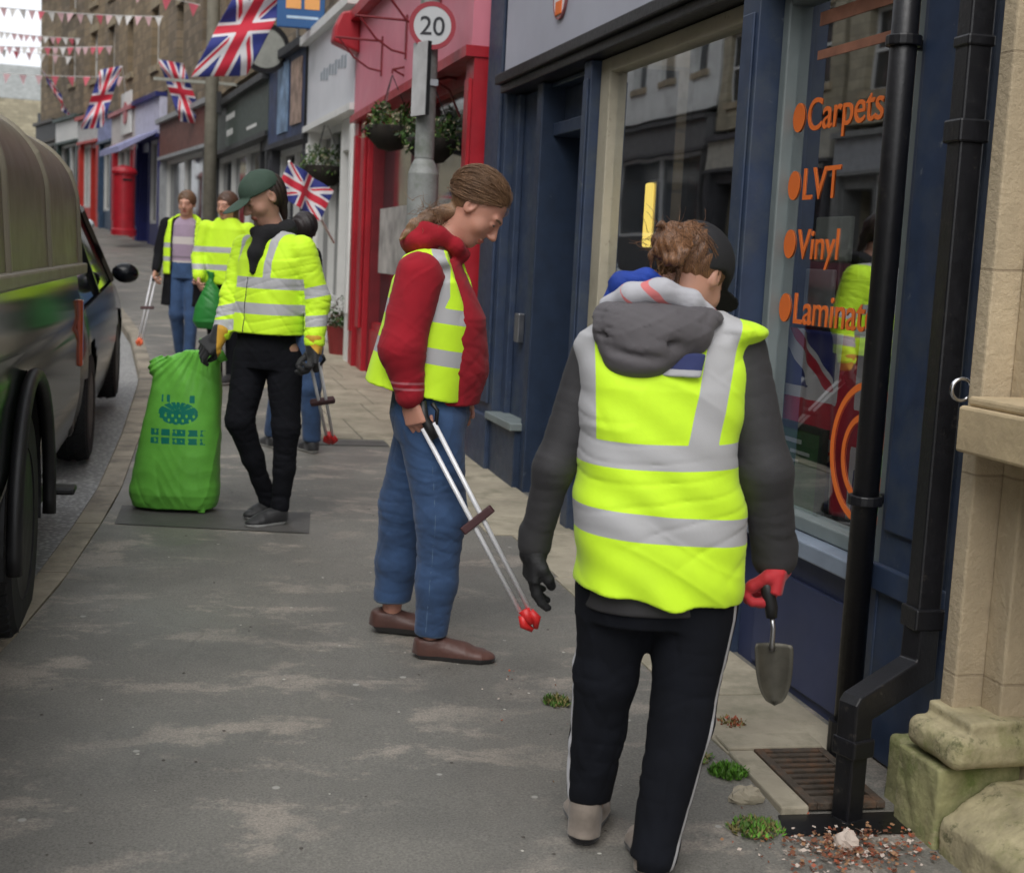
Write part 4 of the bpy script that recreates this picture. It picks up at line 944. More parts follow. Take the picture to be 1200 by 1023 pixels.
# cab (behind the picture's edge)
q = MB(); q.prism([(-4.3, .42), (-3.65, .42), (-3.55, .75), (-3.1, .9), (-2.65, .75), (-2.55, .42), (-1.0, .42), (-1.0, 1.1), (-4.25, 1.05), (-4.4, .8)], 'x', -1.76, -.02); q.build('cab_body', TRUCKP, TR, bevel=.05)
q = MB(); q.prism([(-3.1, 1.102), (-1.02, 1.102), (-1.1, 1.6), (-1.3, 1.68), (-2.3, 1.66)], 'x', -1.66, -.12); q.build('cab_glass', CGLASS, TR, bevel=.05)
q = MB(); q.prism([(-2.3, 1.682), (-1.06, 1.70), (-1.1, 1.73), (-2.25, 1.72)], 'x', -1.66, -.12); q.build('cab_roof', TRUCKP, TR, bevel=.02)
# canopy: arched cross-section run along y
def canopy_section(off=0.0):
    pts = [(-.015, 1.34), (-.03, 1.62)]
    for k in range(1, 13):
        a = math.pi/2*k/12; pts.append((-.03-.30*(1-math.cos(a))*1.0, 1.62+.33*math.sin(a)))
    pts = [(x+off, z+(off if z > 1.7 else 0)) for x, z in pts]
    full = pts+[(-1.78-x, z) for x, z in pts[::-1]]
    return full
sec = canopy_section()
q = MB(); n = len(sec); ys_ = [-.95, 0, .8, 1.4, 2.17, 2.20]
rows = []
for i, y_ in enumerate(ys_):
    k = 1.0 if y_ < 2.19 else .985
    rows.append([(-.89+(x+.89)*k, y_, 1.34+(z-1.34)*k) for x, z in sec])
vs = [p for r in rows for p in r]; fs = [(i*n+k, i*n+k+1, (i+1)*n+k+1, (i+1)*n+k) for i in range(len(ys_)-1) for k in range(n-1)]
fs += [tuple((len(ys_)-1)*n+k for k in range(n)), tuple(range(n))[::-1]]
q.add(vs, fs); co = q.build('canopy', OLIVE, TR, smooth=True)
co.modifiers.new('es', 'EDGE_SPLIT').split_angle = math.radians(50)
ribs = MB()
for y_ in (-.5, .75, 2.16):
    for k in range(n-1):
        a, b_ = sec[k], sec[k+1]; o = .014
        ca = (a[0]+(o if a[0] > -.89 else -o)*(1 if a[1] < 1.8 else .4), a[1]+(o if a[1] > 1.75 else 0)); cb = (b_[0]+(o if b_[0] > -.89 else -o)*(1 if b_[1] < 1.8 else .4), b_[1]+(o if b_[1] > 1.75 else 0))
        ribs.add([(a[0], y_-.032, a[1]), (ca[0], y_-.02, ca[1]), (ca[0], y_+.02, ca[1]), (a[0], y_+.032, a[1]), (b_[0], y_-.032, b_[1]), (cb[0], y_-.02, cb[1]), (cb[0], y_+.02, cb[1]), (b_[0], y_+.032, b_[1])],
                 [(0, 1, 5, 4), (1, 2, 6, 5), (2, 3, 7, 6)])
rb = ribs.build('canopy_rib', OLIVE2, TR, smooth=True, fix=False)
q = MB(); q.box(-.05, .02, -.96, 2.22, 1.292, 1.345); q.box(-1.80, -1.73, -.96, 2.22, 1.292, 1.345); q.build('canopy_rail', OLIVE2, TR, bevel=.01)

def car(name, label, loc, rz, L, W, H, paint, glassm, belt=.92, cab=(.9, 3.3, 1.5, 2.7), wb=(.75, 3.35), R=.33, tilt=0.04, lamp=None):
    """local: x across (0 centre), y forward from the tail; cab: base rear, base front, top rear, top front"""
    C_ = empty(name, loc, rz, label, 'car', rx=tilt)
    N = 15; q = MB(); ys = np.linspace(0, L, 40)
    def top(y):  # bonnet/boot height
        if y < cab[0]: return belt-.06*(1-y/cab[0])
        if y > cab[1]: return belt-.02-.28*((y-cab[1])/(L-cab[1]))**1.6
        return belt
    rows = []
    for y in ys:
        e = min(y, L-y); wv = W/2*(1-.10*max(0, 1-e/.55)**2); zt = top(y)-.18*max(0, 1-e/.12)**2; zb_ = .22+.12*max(0, 1-e/.35)
        r = []
        for k in range(N):
            t = k/(N-1); z = zb_+(zt-zb_)*min(1, t*1.25)
            xx = wv*(1-.07*max(0, (.5-t)/.5)**2-.05*max(0, (t-.5)/.3)**2 if t < .8 else 1-.05-.95*(t-.8)/.2)
            zz = z+(.03*math.sin((t-.8)/.2*math.pi/2) if t > .8 else 0)
            r.append((max(xx, 0), y, zz))
        rows.append(r)
    for s_ in (1, -1):
        for i in range(len(ys)-1):
            for k in range(N-1):
                ym = (ys[i]+ys[i+1])/2; zm = (rows[i][k][2]+rows[i][k+1][2])/2
                if any((ym-c)**2+(zm-R)**2 < (R+.06)**2 for c in wb) and k < N*.75: continue
                a, b_, c, d = rows[i][k], rows[i+1][k], rows[i+1][k+1], rows[i][k+1]
                q.add([(s_*p[0], p[1], p[2]) for p in (a, b_, c, d)], [(0, 1, 2, 3) if s_ > 0 else (3, 2, 1, 0)])
        for i, yy in ((0, 0), (-1, 0)):
            r = rows[i]; q.add([(s_*p[0], p[1], p[2]) for p in r]+[(0, r[0][1], r[0][2])], [tuple(range(len(r)+1))])
    o = q.build('body', paint, C_, smooth=True, merge=.001)
    o.modifiers.new('es', 'EDGE_SPLIT').split_angle = math.radians(45)
    # greenhouse
    b0, b1, t0, t1 = cab; wl, wt = W/2-.06, W/2-.22
    g = MB(); vs = [(-wl, b0, belt), (wl, b0, belt), (wl, b1, belt), (-wl, b1, belt), (-wt, t0, H-.02), (wt, t0, H-.02), (wt, t1, H-.02), (-wt, t1, H-.02)]
    g.add(vs, [(0, 1, 5, 4), (1, 2, 6, 5), (2, 3, 7, 6), (3, 0, 4, 7), (4, 5, 6, 7)]); g.build('windows', glassm, C_, bevel=.05)
    r = MB(); r.add([(-wt-.01, t0-.03, H-.019), (wt+.01, t0-.03, H-.019), (wt+.01, t1+.03, H-.019), (-wt-.01, t1+.03, H-.019), (-wt+.12, t0+.1, H+.02), (wt-.12, t0+.1, H+.02), (wt-.12, t1-.1, H+.02), (-wt+.12, t1-.1, H+.02)], [(0, 1, 5, 4), (1, 2, 6, 5), (2, 3, 7, 6), (3, 0, 4, 7), (4, 5, 6, 7)])
    r.build('roof', paint, C_, bevel=.03)
    p = MB()
    for s_ in (1, -1):
        for a, b_ in ((vs[1], vs[5]), (vs[2], vs[6])): p.tube([(s_*a[0], a[1], a[2]), (s_*b_[0]+.003*s_, b_[1], b_[2])], .035, 6)
        p.tube([(s_*wl, (b0+b1)/2, belt), (s_*wt, (t0+t1)/2, H-.02)], .03, 6)
    p.build('pillar', paint, C_)
    mr = MB(); mr.blob((0, 0, 0), (.10, .07, .075), 1, .03)
    for s_ in (1, -1):
        mo = mr.build('mirror', paint, C_, smooth=True); mo.location = (s_*(W/2+.07), b1-.25, belt+.07)
    for s_ in (1, -1):
        for c in wb:
            wheel(C_, s_*(W/2-.11), c, R, R, .2).rotation_euler = (0, 0, 0 if s_ > 0 else math.pi)
    lm = MB(); lm.box(-W/2+.06, -W/2+.36, L-.07, L-.02, belt-.33, belt-.2); lm.box(W/2-.36, W/2-.06, L-.07, L-.02, belt-.33, belt-.2); lm.build('headlight', SASH, C_, bevel=.02)
    tl = MB(); tl.box(-W/2+.05, -W/2+.3, .0, .05, belt-.28, belt-.1); tl.box(W/2-.3, W/2-.05, .0, .05, belt-.28, belt-.1); tl.build('tail_light', LAMPR, C_, bevel=.02)
    return C_
car('parked_car', 'glossy black car parked beyond the pickup, green reflections on its side', (-1.56, 8.1, zg(8.1)-.10), .0, 4.1, 1.78, 1.52, CARP, CGLASS, belt=.96, cab=(.3, 3.0, .55, 2.2), wb=(.7, 3.25), R=.34, tilt=.045)
car('parked_car', 'white car facing down the hill behind the black car', (-2.2, 18.2, zg(18.2)-.10), math.radians(9), 4.2, 1.75, 1.45, M('white_car_paint', (.6, .65, .68), .2, var=.03, coat=1), CGLASS, tilt=.07)
car('parked_car', 'blue car with pale roof far up the road', (-4.4, 30.0, zg(30)-.10), math.radians(20), 4.2, 1.8, 1.75, M('blue_car_paint', (.02, .035, .12), .2, var=.05, coat=1), CGLASS, tilt=.07)
# car on the street behind, mirrored low in the left window
car('parked_car', 'silver car parked across the road, mirrored in the shop window', (-6.6, 12.0, zg(12)-.10), math.radians(182), 4.2, 1.75, 1.45, M('silver_paint', (.4, .4, .42), .25, var=.03, coat=1), CGLASS, tilt=-.03)
# ------------------------------------------------------------------ figures: signed-distance bodies meshed with surface nets
def A(*v): return np.array(v, np.float32)
def nrm(v): v = np.array(v, np.float32); return v/np.linalg.norm(v)
def cap(P, a, b, ra, rb=None):
    rb = ra if rb is None else rb
    a = A(*a); b = A(*b); d = b-a; q = P-a
    t = np.clip(q@d/(d@d), 0, 1)
    return np.sqrt(((q-t[:, None]*d)**2).sum(1))-(ra+(rb-ra)*t)
def ell(P, c, r, R=None):
    q = P-A(*c)
    if R is not None: q = q@np.array(R, np.float32).T
    r = A(*r); k0 = np.sqrt(((q/r)**2).sum(1)); k1 = np.sqrt(((q/(r*r))**2).sum(1))+1e-9
    return k0*(k0-1)/k1
def smin(a, b, k):
    h = np.clip(.5+.5*(b-a)/k, 0, 1); return b*(1-h)+a*h-k*h*(1-h)
def smax(a, b, k): return -smin(-a, -b, k)
def chain(P, pts, rs, k=.02):
    d = None
    for i in range(len(pts)-1):
        c = cap(P, pts[i], pts[i+1], rs[i], rs[i+1]); d = c if d is None else smin(d, c, k)
    return d
def loft(P, secs, L, F, p=2.3):
    """secs: (cx, cy, cz, half width along L, half depth along F)"""
    L = nrm(L); F = nrm(F); out = None
    for s0, s1 in zip(secs[:-1], secs[1:]):
        c0, c1 = A(*s0[:3]), A(*s1[:3]); d = c1-c0; q = P-c0
        ax = int(np.argmax(np.abs(d))); tt = q[:, ax]/d[ax]; t = np.clip(tt, 0, 1); c = q-t[:, None]*d
        hw = s0[3]+(s1[3]-s0[3])*t; hd_ = s0[4]+(s1[4]-s0[4])*t
        x = np.abs(c@L); y = np.abs(c@F); r = ((x/hw)**p+(y/hd_)**p)**(1/p)+1e-6
        d2 = np.sqrt(x*x+y*y)*(1-1/r); d2 = np.where(r < .2, -np.minimum(hw, hd_)*.8, d2)
        ex = np.abs(tt-t)*np.linalg.norm(d)
        dd = np.where(ex > 0, np.hypot(np.maximum(d2, 0), ex), d2)
        out = dd if out is None else np.minimum(out, dd)
    return out
def folds(P, amp, f=(9, 9, 14), seed=0):
    """cloth: broad soft undulation with a few narrow creases"""
    g = np.random.default_rng(seed); f = np.array(f, float)
    def wv(sc):
        w = g.normal(0, 1, 3)*f*sc; w2 = g.normal(0, 1, 3)*f*sc*.7; ph = g.random(2)*6.28
        return np.sin(P@w.astype(np.float32)+ph[0]+1.7*np.sin(P@w2.astype(np.float32)+ph[1]))
    o = .55*wv(.6)+.35*wv(1.0)
    for k in range(3):
        m = np.clip(.5+.9*wv(.7), 0, 1); o = o+.9*m*(1-np.abs(wv(1.5+.5*k)))**4*(1 if k % 2 else -1)
    return -o*amp
def rings(P, a, b, amp, n, seed=0):
    """irregular creases running part of the way round a limb"""
    a = A(*a); b = A(*b); d = b-a; t = (P-a)@d/(d@d); g = np.random.default_rng(seed*7+3); o = 0
    for k in range(3):
        v = g.normal(0, 1, 3).astype(np.float32)*9; v2 = g.normal(0, 1, 3).astype(np.float32)*16; ph = g.random(3)*6.28
        s = np.sin(t*n*(2.6+k)+ph[0]+P@v+1.4*np.sin(P@v2+ph[1])); m = np.clip(.35+.8*np.sin(P@v2[::-1]*.7+t*5+ph[2]), 0, 1)
        o = o+m*(1-np.abs(s))**3
    return o*amp*.8*np.clip(1.4-np.abs(t-.55)*1.3, 0, 1)

def mesh_sdf(name, fn, lo, hi, h, mat, parent, attrs=None, smooth=True):
    B = 8; lo = np.array(lo, np.float32); hi = np.array(hi, np.float32)
    nb = np.ceil((hi-lo)/(B*h)).astype(int); N = nb*B
    bi = np.stack(np.meshgrid(*[np.arange(k) for k in nb], indexing='ij'), -1).reshape(-1, 3)
    cen = (lo+(bi*B+(B-1)/2)*h).astype(np.float32)
    d = fn(cen); keep = np.abs(d) < B*h*.9*1.1+.012
    F = np.empty(tuple(N), np.float32)
    Fb = F.reshape(nb[0], B, nb[1], B, nb[2], B)
    Fb[:] = d.reshape(nb)[:, None, :, None, :, None]
    off = np.stack(np.meshgrid(*[np.arange(B)]*3, indexing='ij'), -1).reshape(-1, 3)
    kb = bi[keep]
    for s in range(0, len(kb), 600):
        kk = kb[s:s+600]
        pts = (lo+((kk[:, None]*B+off[None]).reshape(-1, 3))*h).astype(np.float32)
        v = fn(pts).reshape(len(kk), B, B, B)
        Fb[kk[:, 0], :, kk[:, 1], :, kk[:, 2], :] = v
    F[0], F[-1], F[:, 0], F[:, -1], F[:, :, 0], F[:, :, -1] = 1, 1, 1, 1, 1, 1
    S = F < 0
    cnt = np.zeros(tuple(N-1), np.int8)
    for i in (0, 1):
        for j in (0, 1):
            for k in (0, 1): cnt += S[i:N[0]-1+i, j:N[1]-1+j, k:N[2]-1+k]
    cells = np.argwhere((cnt > 0) & (cnt < 8)); idx = np.full(tuple(N-1), -1, np.int32)
    idx[cells[:, 0], cells[:, 1], cells[:, 2]] = np.arange(len(cells))
    acc = np.zeros((len(cells), 3)); num = np.zeros(len(cells))
    for ax in range(3):
        o1, o2 = [q for q in range(3) if q != ax]
        for a in (0, 1):
            for b_ in (0, 1):
                p0 = cells.copy(); p0[:, o1] += a; p0[:, o2] += b_; p1 = p0.copy(); p1[:, ax] += 1
                f0 = F[p0[:, 0], p0[:, 1], p0[:, 2]]; f1 = F[p1[:, 0], p1[:, 1], p1[:, 2]]
                m = (f0 < 0) != (f1 < 0); t = np.where(m, f0/np.where(m, f0-f1, 1), 0)
                pos = p0.astype(float); pos[:, ax] += t; acc[m] += pos[m]; num[m] += 1
    V = lo+(acc/num[:, None])*h
    Q = []
    for ax in range(3):
        o1, o2 = [(1, 2), (2, 0), (0, 1)][ax]
        sl0 = [slice(None)]*3; sl1 = [slice(None)]*3; sl0[ax] = slice(0, N[ax]-1); sl1[ax] = slice(1, N[ax])
        e = np.argwhere(S[tuple(sl0)] != S[tuple(sl1)])
        e = e[(e[:, o1] > 0) & (e[:, o2] > 0) & (e[:, o1] < N[o1]-1) & (e[:, o2] < N[o2]-1)]
        fl = S[e[:, 0], e[:, 1], e[:, 2]]
        def ci(a, b_):
            c = e.copy(); c[:, o1] += a; c[:, o2] += b_; return idx[c[:, 0], c[:, 1], c[:, 2]]
        q = np.stack([ci(-1, -1), ci(0, -1), ci(0, 0), ci(-1, 0)], 1)
        q[~fl] = q[~fl][:, ::-1]; Q.append(q)
    Q = np.concatenate(Q); Q = Q[(Q >= 0).all(1)]
    me = bpy.data.meshes.new(name)
    me.vertices.add(len(V)); me.vertices.foreach_set('co', V.astype(np.float32).ravel())
    me.loops.add(len(Q)*4); me.loops.foreach_set('vertex_index', Q.astype(np.int32).ravel())
    me.polygons.add(len(Q)); me.polygons.foreach_set('loop_start', np.arange(0, len(Q)*4, 4, dtype=np.int32))
    try: me.polygons.foreach_set('loop_total', np.full(len(Q), 4, np.int32))
    except Exception: pass
    me.update(calc_edges=True); me.validate()
    me.polygons.foreach_set('use_smooth', [smooth]*len(me.polygons))
    for k, f in (attrs or {}).items():
        a = me.attributes.new(k, 'FLOAT', 'POINT'); a.data.foreach_set('value', np.asarray(f(V.astype(np.float32)), np.float32))
    me.materials.append(mat)
    o = bpy.data.objects.new(name, me); COL.objects.link(o); o.parent = parent
    return o

def headframe(c, f, u, s=1.0):
    f = nrm(f); u = nrm(np.array(u)-np.dot(u, f)*f); l = np.cross(u, f); return A(*c), np.stack([l, f, u]).astype(np.float32), s
def head_sdf(P, H, neck=None):
    c, R, s = H; q = ((P-c)@R.T)/s            # columns: left, forward, up
    d = ell(q, (0, -.012, .028), (.076, .096, .090))
    d = smin(d, ell(q, (0, .022, -.035), (.060, .070, .085)), .03)           # face
    d = smin(d, ell(q, (0, .055, -.098), (.028, .026, .022)), .03)           # chin
    for sgn in (-1, 1):
        d = smin(d, ell(q, (sgn*.040, .050, -.035), (.024, .026, .026)), .02)   # cheeks
        d = smax(d, -ell(q, (sgn*.031, .101, .000), (.016, .014, .010)), .012)    # eye sockets
        d = smin(d, ell(q, (sgn*.031, .0775, -.001), (.0135, .0125, .0115)), .006)
        d = smin(d, cap(q, (sgn*.014, .089, .022), (sgn*.044, .078, .023), .0065), .02)   # brow
        d = smin(d, ell(q, (sgn*.075, -.012, -.008), (.010, .020, .031)), .006)  # ears
        d = smax(d, -ell(q, (sgn*.083, -.008, -.004), (.006, .010, .018)), .004)
        d = smin(d, ell(q, (sgn*.011, .100, -.036), (.008, .010, .007)), .006)   # nostril wings
    d = smin(d, cap(q, (0, .088, .010), (0, .112, -.030), .0075, .0115), .012)    # nose
    d = smin(d, ell(q, (0, .089, -.064), (.022, .010, .0055)), .005)           # lips
    d = smin(d, ell(q, (0, .087, -.073), (.019, .010, .0065)), .005)
    d = smax(d, -ell(q, (0, .101, -.0688), (.020, .007, .0016)), .002)
    return d*s
def head_attrs(H):
    c, R, s = H
    def loc(V): return ((V-c)@R.T)/s
    def lip(V):
        q = loc(V); return ((q[:, 0]/.022)**2+((q[:, 2]+.0685)/.0125)**2-1)*.01+np.where(q[:, 1] > .07, 0, 1)
    def brow(V):
        q = loc(V); x = np.abs(q[:, 0])-.032; return np.maximum(np.abs(q[:, 2]-.0235+x*x*8)-.0038, np.abs(x)-.019)+np.where(q[:, 1] > .06, 0, 1)
    def eye(V):
        q = loc(V); x = np.abs(q[:, 0])-.031; return ((x/.013)**2+((q[:, 2]-.000)/.0042)**2-1)*.01+np.where(q[:, 1] > .07, 0, 1)
    def cheek(V):
        q = loc(V); x = np.abs(q[:, 0])-.043; return ((x/.022)**2+((q[:, 2]+.035)/.02)**2-1)*.01+np.where(q[:, 1] > .04, 0, 1)
    return {'lip': lip, 'brow': brow, 'eye': eye}
def skin_mat(name, rgb, hair=(.08, .045, .025)):
    m = attr_mat(name, rgb, [('lip', (rgb[0]*.78, rgb[1]*.42, rgb[2]*.42), .5), ('brow', hair, .8), ('eye', (.10, .07, .06), .4)], .55, bump=.06, var=.07, sheen=.05)
    m.node_tree.nodes['Principled BSDF'].inputs['Subsurface Weight'].default_value = .12
    m.node_tree.nodes['Principled BSDF'].inputs['Subsurface Radius'].default_value = (.02, .008, .004)
    return m
def hand_sdf(P, w, d, n, side, curl=.5, s=1.0, thick=1.0, spread=1.0, grip=None):
    """w wrist, d finger direction, n palm normal, side +1 if the thumb is on d x n, -1 other"""
    w = A(*w); d = nrm(d); n = nrm(np.array(n)-np.dot(n, d)*d); t = np.cross(d, n)*side
    R = np.stack([t, d, n]).astype(np.float32); q = ((P-w)@R.T)/s    # thumbward, fingerward, palmward
    o = loft(q, [(0, .0, 0, .026*thick, .018*thick), (0.002, .03, 0, .036*thick, .016*thick), (.0, .085, .0, .041*thick, .014*thick)], (1, 0, 0), (0, 0, 1), 2.6)
    for k, (x, l0) in enumerate(((.031, .040), (.0105, .044), (-.0105, .041), (-.031, .032))):
        r = (.0088 if k < 3 else .0078)*thick; a = curl*(.55+.10*k); p = np.array([x, .082-.004*abs(k-1), .0]); ang = a
        pts = [p]
        for j, f in enumerate((1.0, .68, .52)):
            p = p+l0*f*np.array([0, math.cos(ang), math.sin(ang)])+np.array([x*.06*spread*l0/.04, 0, 0])*(1 if j == 0 else .3); pts.append(p); ang += a*1.25
        o = smin(o, chain(q, pts, [r*1.06, r, r*.93, r*.82], .004), .006)
    th = [(.022, .018, .004), (.047, .048, .012+.01*curl), (.050-.012*curl, .075, .022+.03*curl), (.044-.022*curl, .096, .030+.04*curl)]
    o = smin(o, chain(q, th, [.014*thick, .0115*thick, .0105*thick, .0088*thick], .006), .010)
    return o*s
def shoe_sdf(P, heel, toe, w=.047, hgt=.075, low=False):
    heel = np.array(heel, float); toe = np.array(toe, float); d = toe-heel; L = np.linalg.norm(d); f = d/L; u = np.array([0, 0, 1.]); u = u-f*np.dot(u, f); u /= np.linalg.norm(u)
    l = np.cross(u, f); R = np.stack([l, f, u]).astype(np.float32); q = (P-heel.astype(np.float32))@R.T
    o = loft(q, [(0, .035, .035, .033, .035), (0, .09*L/.28, .036, .036, .036), (.002, .65*L, .03, w, .030), (.0, L-.045, .026, w*.86, .025)], (1, 0, 0), (0, 0, 1), 2.6)
    o = smin(o, ell(q, (0, L-.05, .026), (w*.84, .05, .026)), .015)
    o = smin(o, loft(q, [(0, .045, .03, .034, .044), (0, .06, hgt, .036, .048)], (1, 0, 0), (0, 1, 0)), .03)
    o = smin(o, cap(q, (0, .05, hgt*.8), (0, L*.62, .045), .033, .028), .03)
    return smax(o, -q[:, 2]+.0, .004)
def sole_attr(heel, toe, h=.018):
    z0, z1 = heel[2], toe[2]; hx = np.array(heel[:2]); d = np.array(toe[:2])-hx; L2 = d@d
    def f(V):
        t = np.clip(((V[:, :2]-hx)@d)/L2, 0, 1); return V[:, 2]-(z0+(z1-z0)*t)-h
    return f

HV = (.61, .94, .02); SILV = (.42, .42, .43)
HIVIS = attr_mat('high_visibility_fabric', HV, [('band', SILV, .4), ('dark', (.02, .02, .022), .8)], .75, bump=.2, bs=400, var=.07, sheen=.1)
def person(name_label, base, group=None, rz=-12.85):
    return empty('person', base, math.radians(rz), name_label, 'person', group)
H_ = 1.0   # mesh cell scale

# ================= woman seen from behind, hi-vis waistcoat over a grey hooded jacket
p = person('person seen from behind in a yellow hi-vis waistcoat and grey hooded jacket holding a trowel', (1.048, 3.009, .080))
L_, Fw = (.98, .2, 0), (-.2, .98, 0)
Hd = headframe((.062, .150, 1.410), (.50, .66, -.56), (.33, .48, .80), .95)
JK = attr_mat('dark_grey_softshell', (.026, .025, .027), [('zip', (.005, .005, .006), .5)], .75, bump=.25, bs=300, var=.2, sheen=.03)
JKL = attr_mat('grey_hood', (.085, .078, .084), [], .75, bump=.25, bs=300, var=.15, sheen=.05)
SKIN = skin_mat('skin_fair', (.52, .27, .19)); SKIN2 = skin_mat('skin_rosy', (.50, .24, .17), (.16, .09, .05))
# arm joints
LA = [(-.170, .05, 1.205), (-.250, .02, .945), (-.285, .055, .755)]; RA = [(.175, .06, 1.235), (.245, .0, .965), (.290, .045, .755)]
def fg_body(P):
    d = head_sdf(P, Hd)
    d = smin(d, chain(P, [(0, .03, 1.22), (.015, .075, 1.32), (.045, .12, 1.39)], [.075, .052, .05], .03), .03)
    d = smin(d, loft(P, [(0, .02, .72, .13, .09), (0, .02, 1.0, .11, .08), (0, .03, 1.18, .14, .08)], L_, Fw), .05)
    for J in (LA, RA): d = smin(d, chain(P, J, [.04, .032, .024]), .04)
    for k in ([(-.07, 0, .72), (-.10, .04, .40), (-.115, .075, .08)], [(.09, -.0, .72), (.085, -.04, .38), (.045, -.095, .08)]): d = smin(d, chain(P, k, [.075, .045, .032]), .04)
    d = smin(d, cap(P, LA[2], (-.287, .055, .70), .022, .02), .01); d = smin(d, cap(P, RA[2], (.292, .045, .71), .022, .02), .01)
    return d
mesh_sdf('body', fg_body, (-.36, -.25, -.0), (.40, .35, 1.56), .005*H_, SKIN, p, head_attrs(Hd))
def fg_hair(P):
    c, R, s = Hd; q = (P-c)@R.T
    n = .0012*np.sin(q[:, 0]*330+4*np.sin(q[:, 1]*30)+np.sin(q[:, 2]*60)*2)
    d = ell(q, (0, -.018, .030), (.082, .100, .092)); d = smax(d, q[:, 1]-.045-.3*q[:, 2], .02)
    d = smax(d, -(q[:, 2]+.055-.25*q[:, 1]), .02); d = smax(d, -ell(q, (.085, .0, -.015), (.025, .028, .035)), .01); d = smax(d, -ell(q, (-.085, .0, -.015), (.025, .028, .035)), .01)
    g = np.random.default_rng(4); b = ell(P, (-.002, .026, 1.478), (.042, .038, .038))
    for k in range(9):
        a1 = k*.7; pts = [(-.002+.041*math.cos(a1+j*.8)*math.cos(k*.5), .022+.032*math.sin(k*.9+j*.5), 1.480+.040*math.sin(a1+j*.8)) for j in range(4)]
        b = smin(b, chain(P, pts, [.006, .012, .012, .005], .006), .006)
    wisps = smin(chain(P, [(-.03, .03, 1.47), (-.052, .03, 1.45), (-.050, .03, 1.41)], [.006, .004, .0015]), chain(P, [(.0, .03, 1.50), (-.03, .03, 1.525), (-.05, .03, 1.515)], [.006, .003, .0015]), .01)
    wisps = smin(wisps, chain(P, [(.02, .06, 1.42), (.01, .055, 1.38), (-.005, .06, 1.36)], [.008, .005, .002]), .01)
    return smin(smin(d, b, .018), wisps, .01)+n
def hair_mat(name, rgb, hi):
    m = bpy.data.materials.new(name); t = NT(m); co = t.coord()
    w_ = t.node('ShaderNodeTexWave'); w_.inputs['Scale'].default_value = 75; w_.inputs['Distortion'].default_value = 14; w_.inputs['Detail'].default_value = 4; t.link(co, w_.inputs['Vector'])
    f = t.mix(.7, w_.outputs['Color'], t.noise(18, 5, .6, co)); t.setcol(t.ramp(f, [(.3, rgb), (.75, hi)])); t.b.inputs['Roughness'].default_value = .5
    t.link(t.bump(w_.outputs['Fac'], .25, .002), t.b.inputs['Normal']); return m
FGM = hair_mat('hair_auburn', (.045, .02, .010), (.28, .13, .055)); FGP = p; FGH = Hd
mesh_sdf('hair', fg_hair, (-.08, -.04, 1.30), (.2, .30, 1.56), .003*H_, FGM, p)
def fg_cap(P):
    c, R, s = Hd; q = (P-c)@R.T
    d = ell(q, (0, -.004, .036), (.090, .108, .096)); d = smax(d, -(q[:, 2]-.014-.62*np.minimum(q[:, 1], 0)), .006)
    d = smax(d, -ell(P, (-.006, .035, 1.466), (.043, .060, .044)), .006)
    br = ell(q, (0, .125, .018), (.066, .062, .006)); return smin(d, br, .012)
mesh_sdf('cap', fg_cap, (-.10, .0, 1.30), (.30, .40, 1.60), .004*H_, M('black_cap_cloth', (.010, .010, .012), .75, var=.3, bump=.3, bs=200), p)
def sleeve(P, J, rs, seed, amp=.004):
    d = chain(P, J, rs, .03)
    return d+rings(P, J[0], J[1], amp, 5, seed)+rings(P, J[1], J[2], amp*1.2, 5, seed+2)+folds(P, amp*.5, (14, 14, 22), seed)
def fg_jacket(P):
    t = loft(P, [(.008, 0, .635, .180, .135), (.005, 0, .85, .185, .125), (-.01, .01, 1.0, .168, .115), (-.005, .03, 1.2, .185, .105), (.0, .05, 1.30, .12, .07)], L_, Fw)
    t = smin(t, sleeve(P, LA, [.058, .046, .038], 1, .0016), .03)
    t = smin(t, sleeve(P, RA, [.066, .060, .053], 2, .0018), .03)
    for w, s_ in ((LA[2], 1), (RA[2], 1)): t = smin(t, cap(P, (w[0], w[1], w[2]+.025), (w[0], w[1], w[2]-.003), .041 if w[0] < 0 else .055, .041 if w[0] < 0 else .054), .006)
    t = smin(t, chain(P, [(-.07, .06, 1.31), (.0, .035, 1.325), (.075, .07, 1.325)], [.03, .034, .028], .02), .02)
    return t
mesh_sdf('jacket', fg_jacket, (-.36, -.20, .60), (.40, .26, 1.40), .006*H_, JK, p, {'zip': lambda V: V[:, 2]*0+1})
def fg_hood(P):
    d = ell(P, (-.045, -.055, 1.275), (.135, .075, .070), None)
    d = smin(d, ell(P, (-.075, -.085, 1.215), (.075, .05, .045)), .05)
    d = smin(d, ell(P, (.06, -.01, 1.315), (.06, .05, .03)), .04)
    d = smin(d, ell(P, (-.13, -.01, 1.31), (.05, .06, .035)), .03)
    cr = cap(P, (-.16, -.09, 1.27), (.06, -.13, 1.25), .006); d = smax(d, -smin(cr, cap(P, (-.14, -.12, 1.235), (.0, -.15, 1.215), .004), .01), .025)
    return d+folds(P, .0032, (14, 14, 20), 5)+folds(P, .0012, (45, 45, 60), 6)
mesh_sdf('hood', fg_hood, (-.24, -.22, 1.10), (.18, .10, 1.42), .005*H_, JKL, p)
def fg_lin(P):
    pts = [(-.150, .00, 1.335), (-.10, -.035, 1.36), (-.03, -.045, 1.372), (.04, -.03, 1.352), (.095, .0, 1.322)]
    return chain(P, pts, [.018, .024, .026, .024, .016], .02)+folds(P, .002, (20, 20, 20), 3)
def lin_attr(V): return .80-np.sin(V[:, 0]*75+V[:, 2]*90+2*np.sin(V[:, 1]*70))+.25*np.sin(V[:, 0]*31)
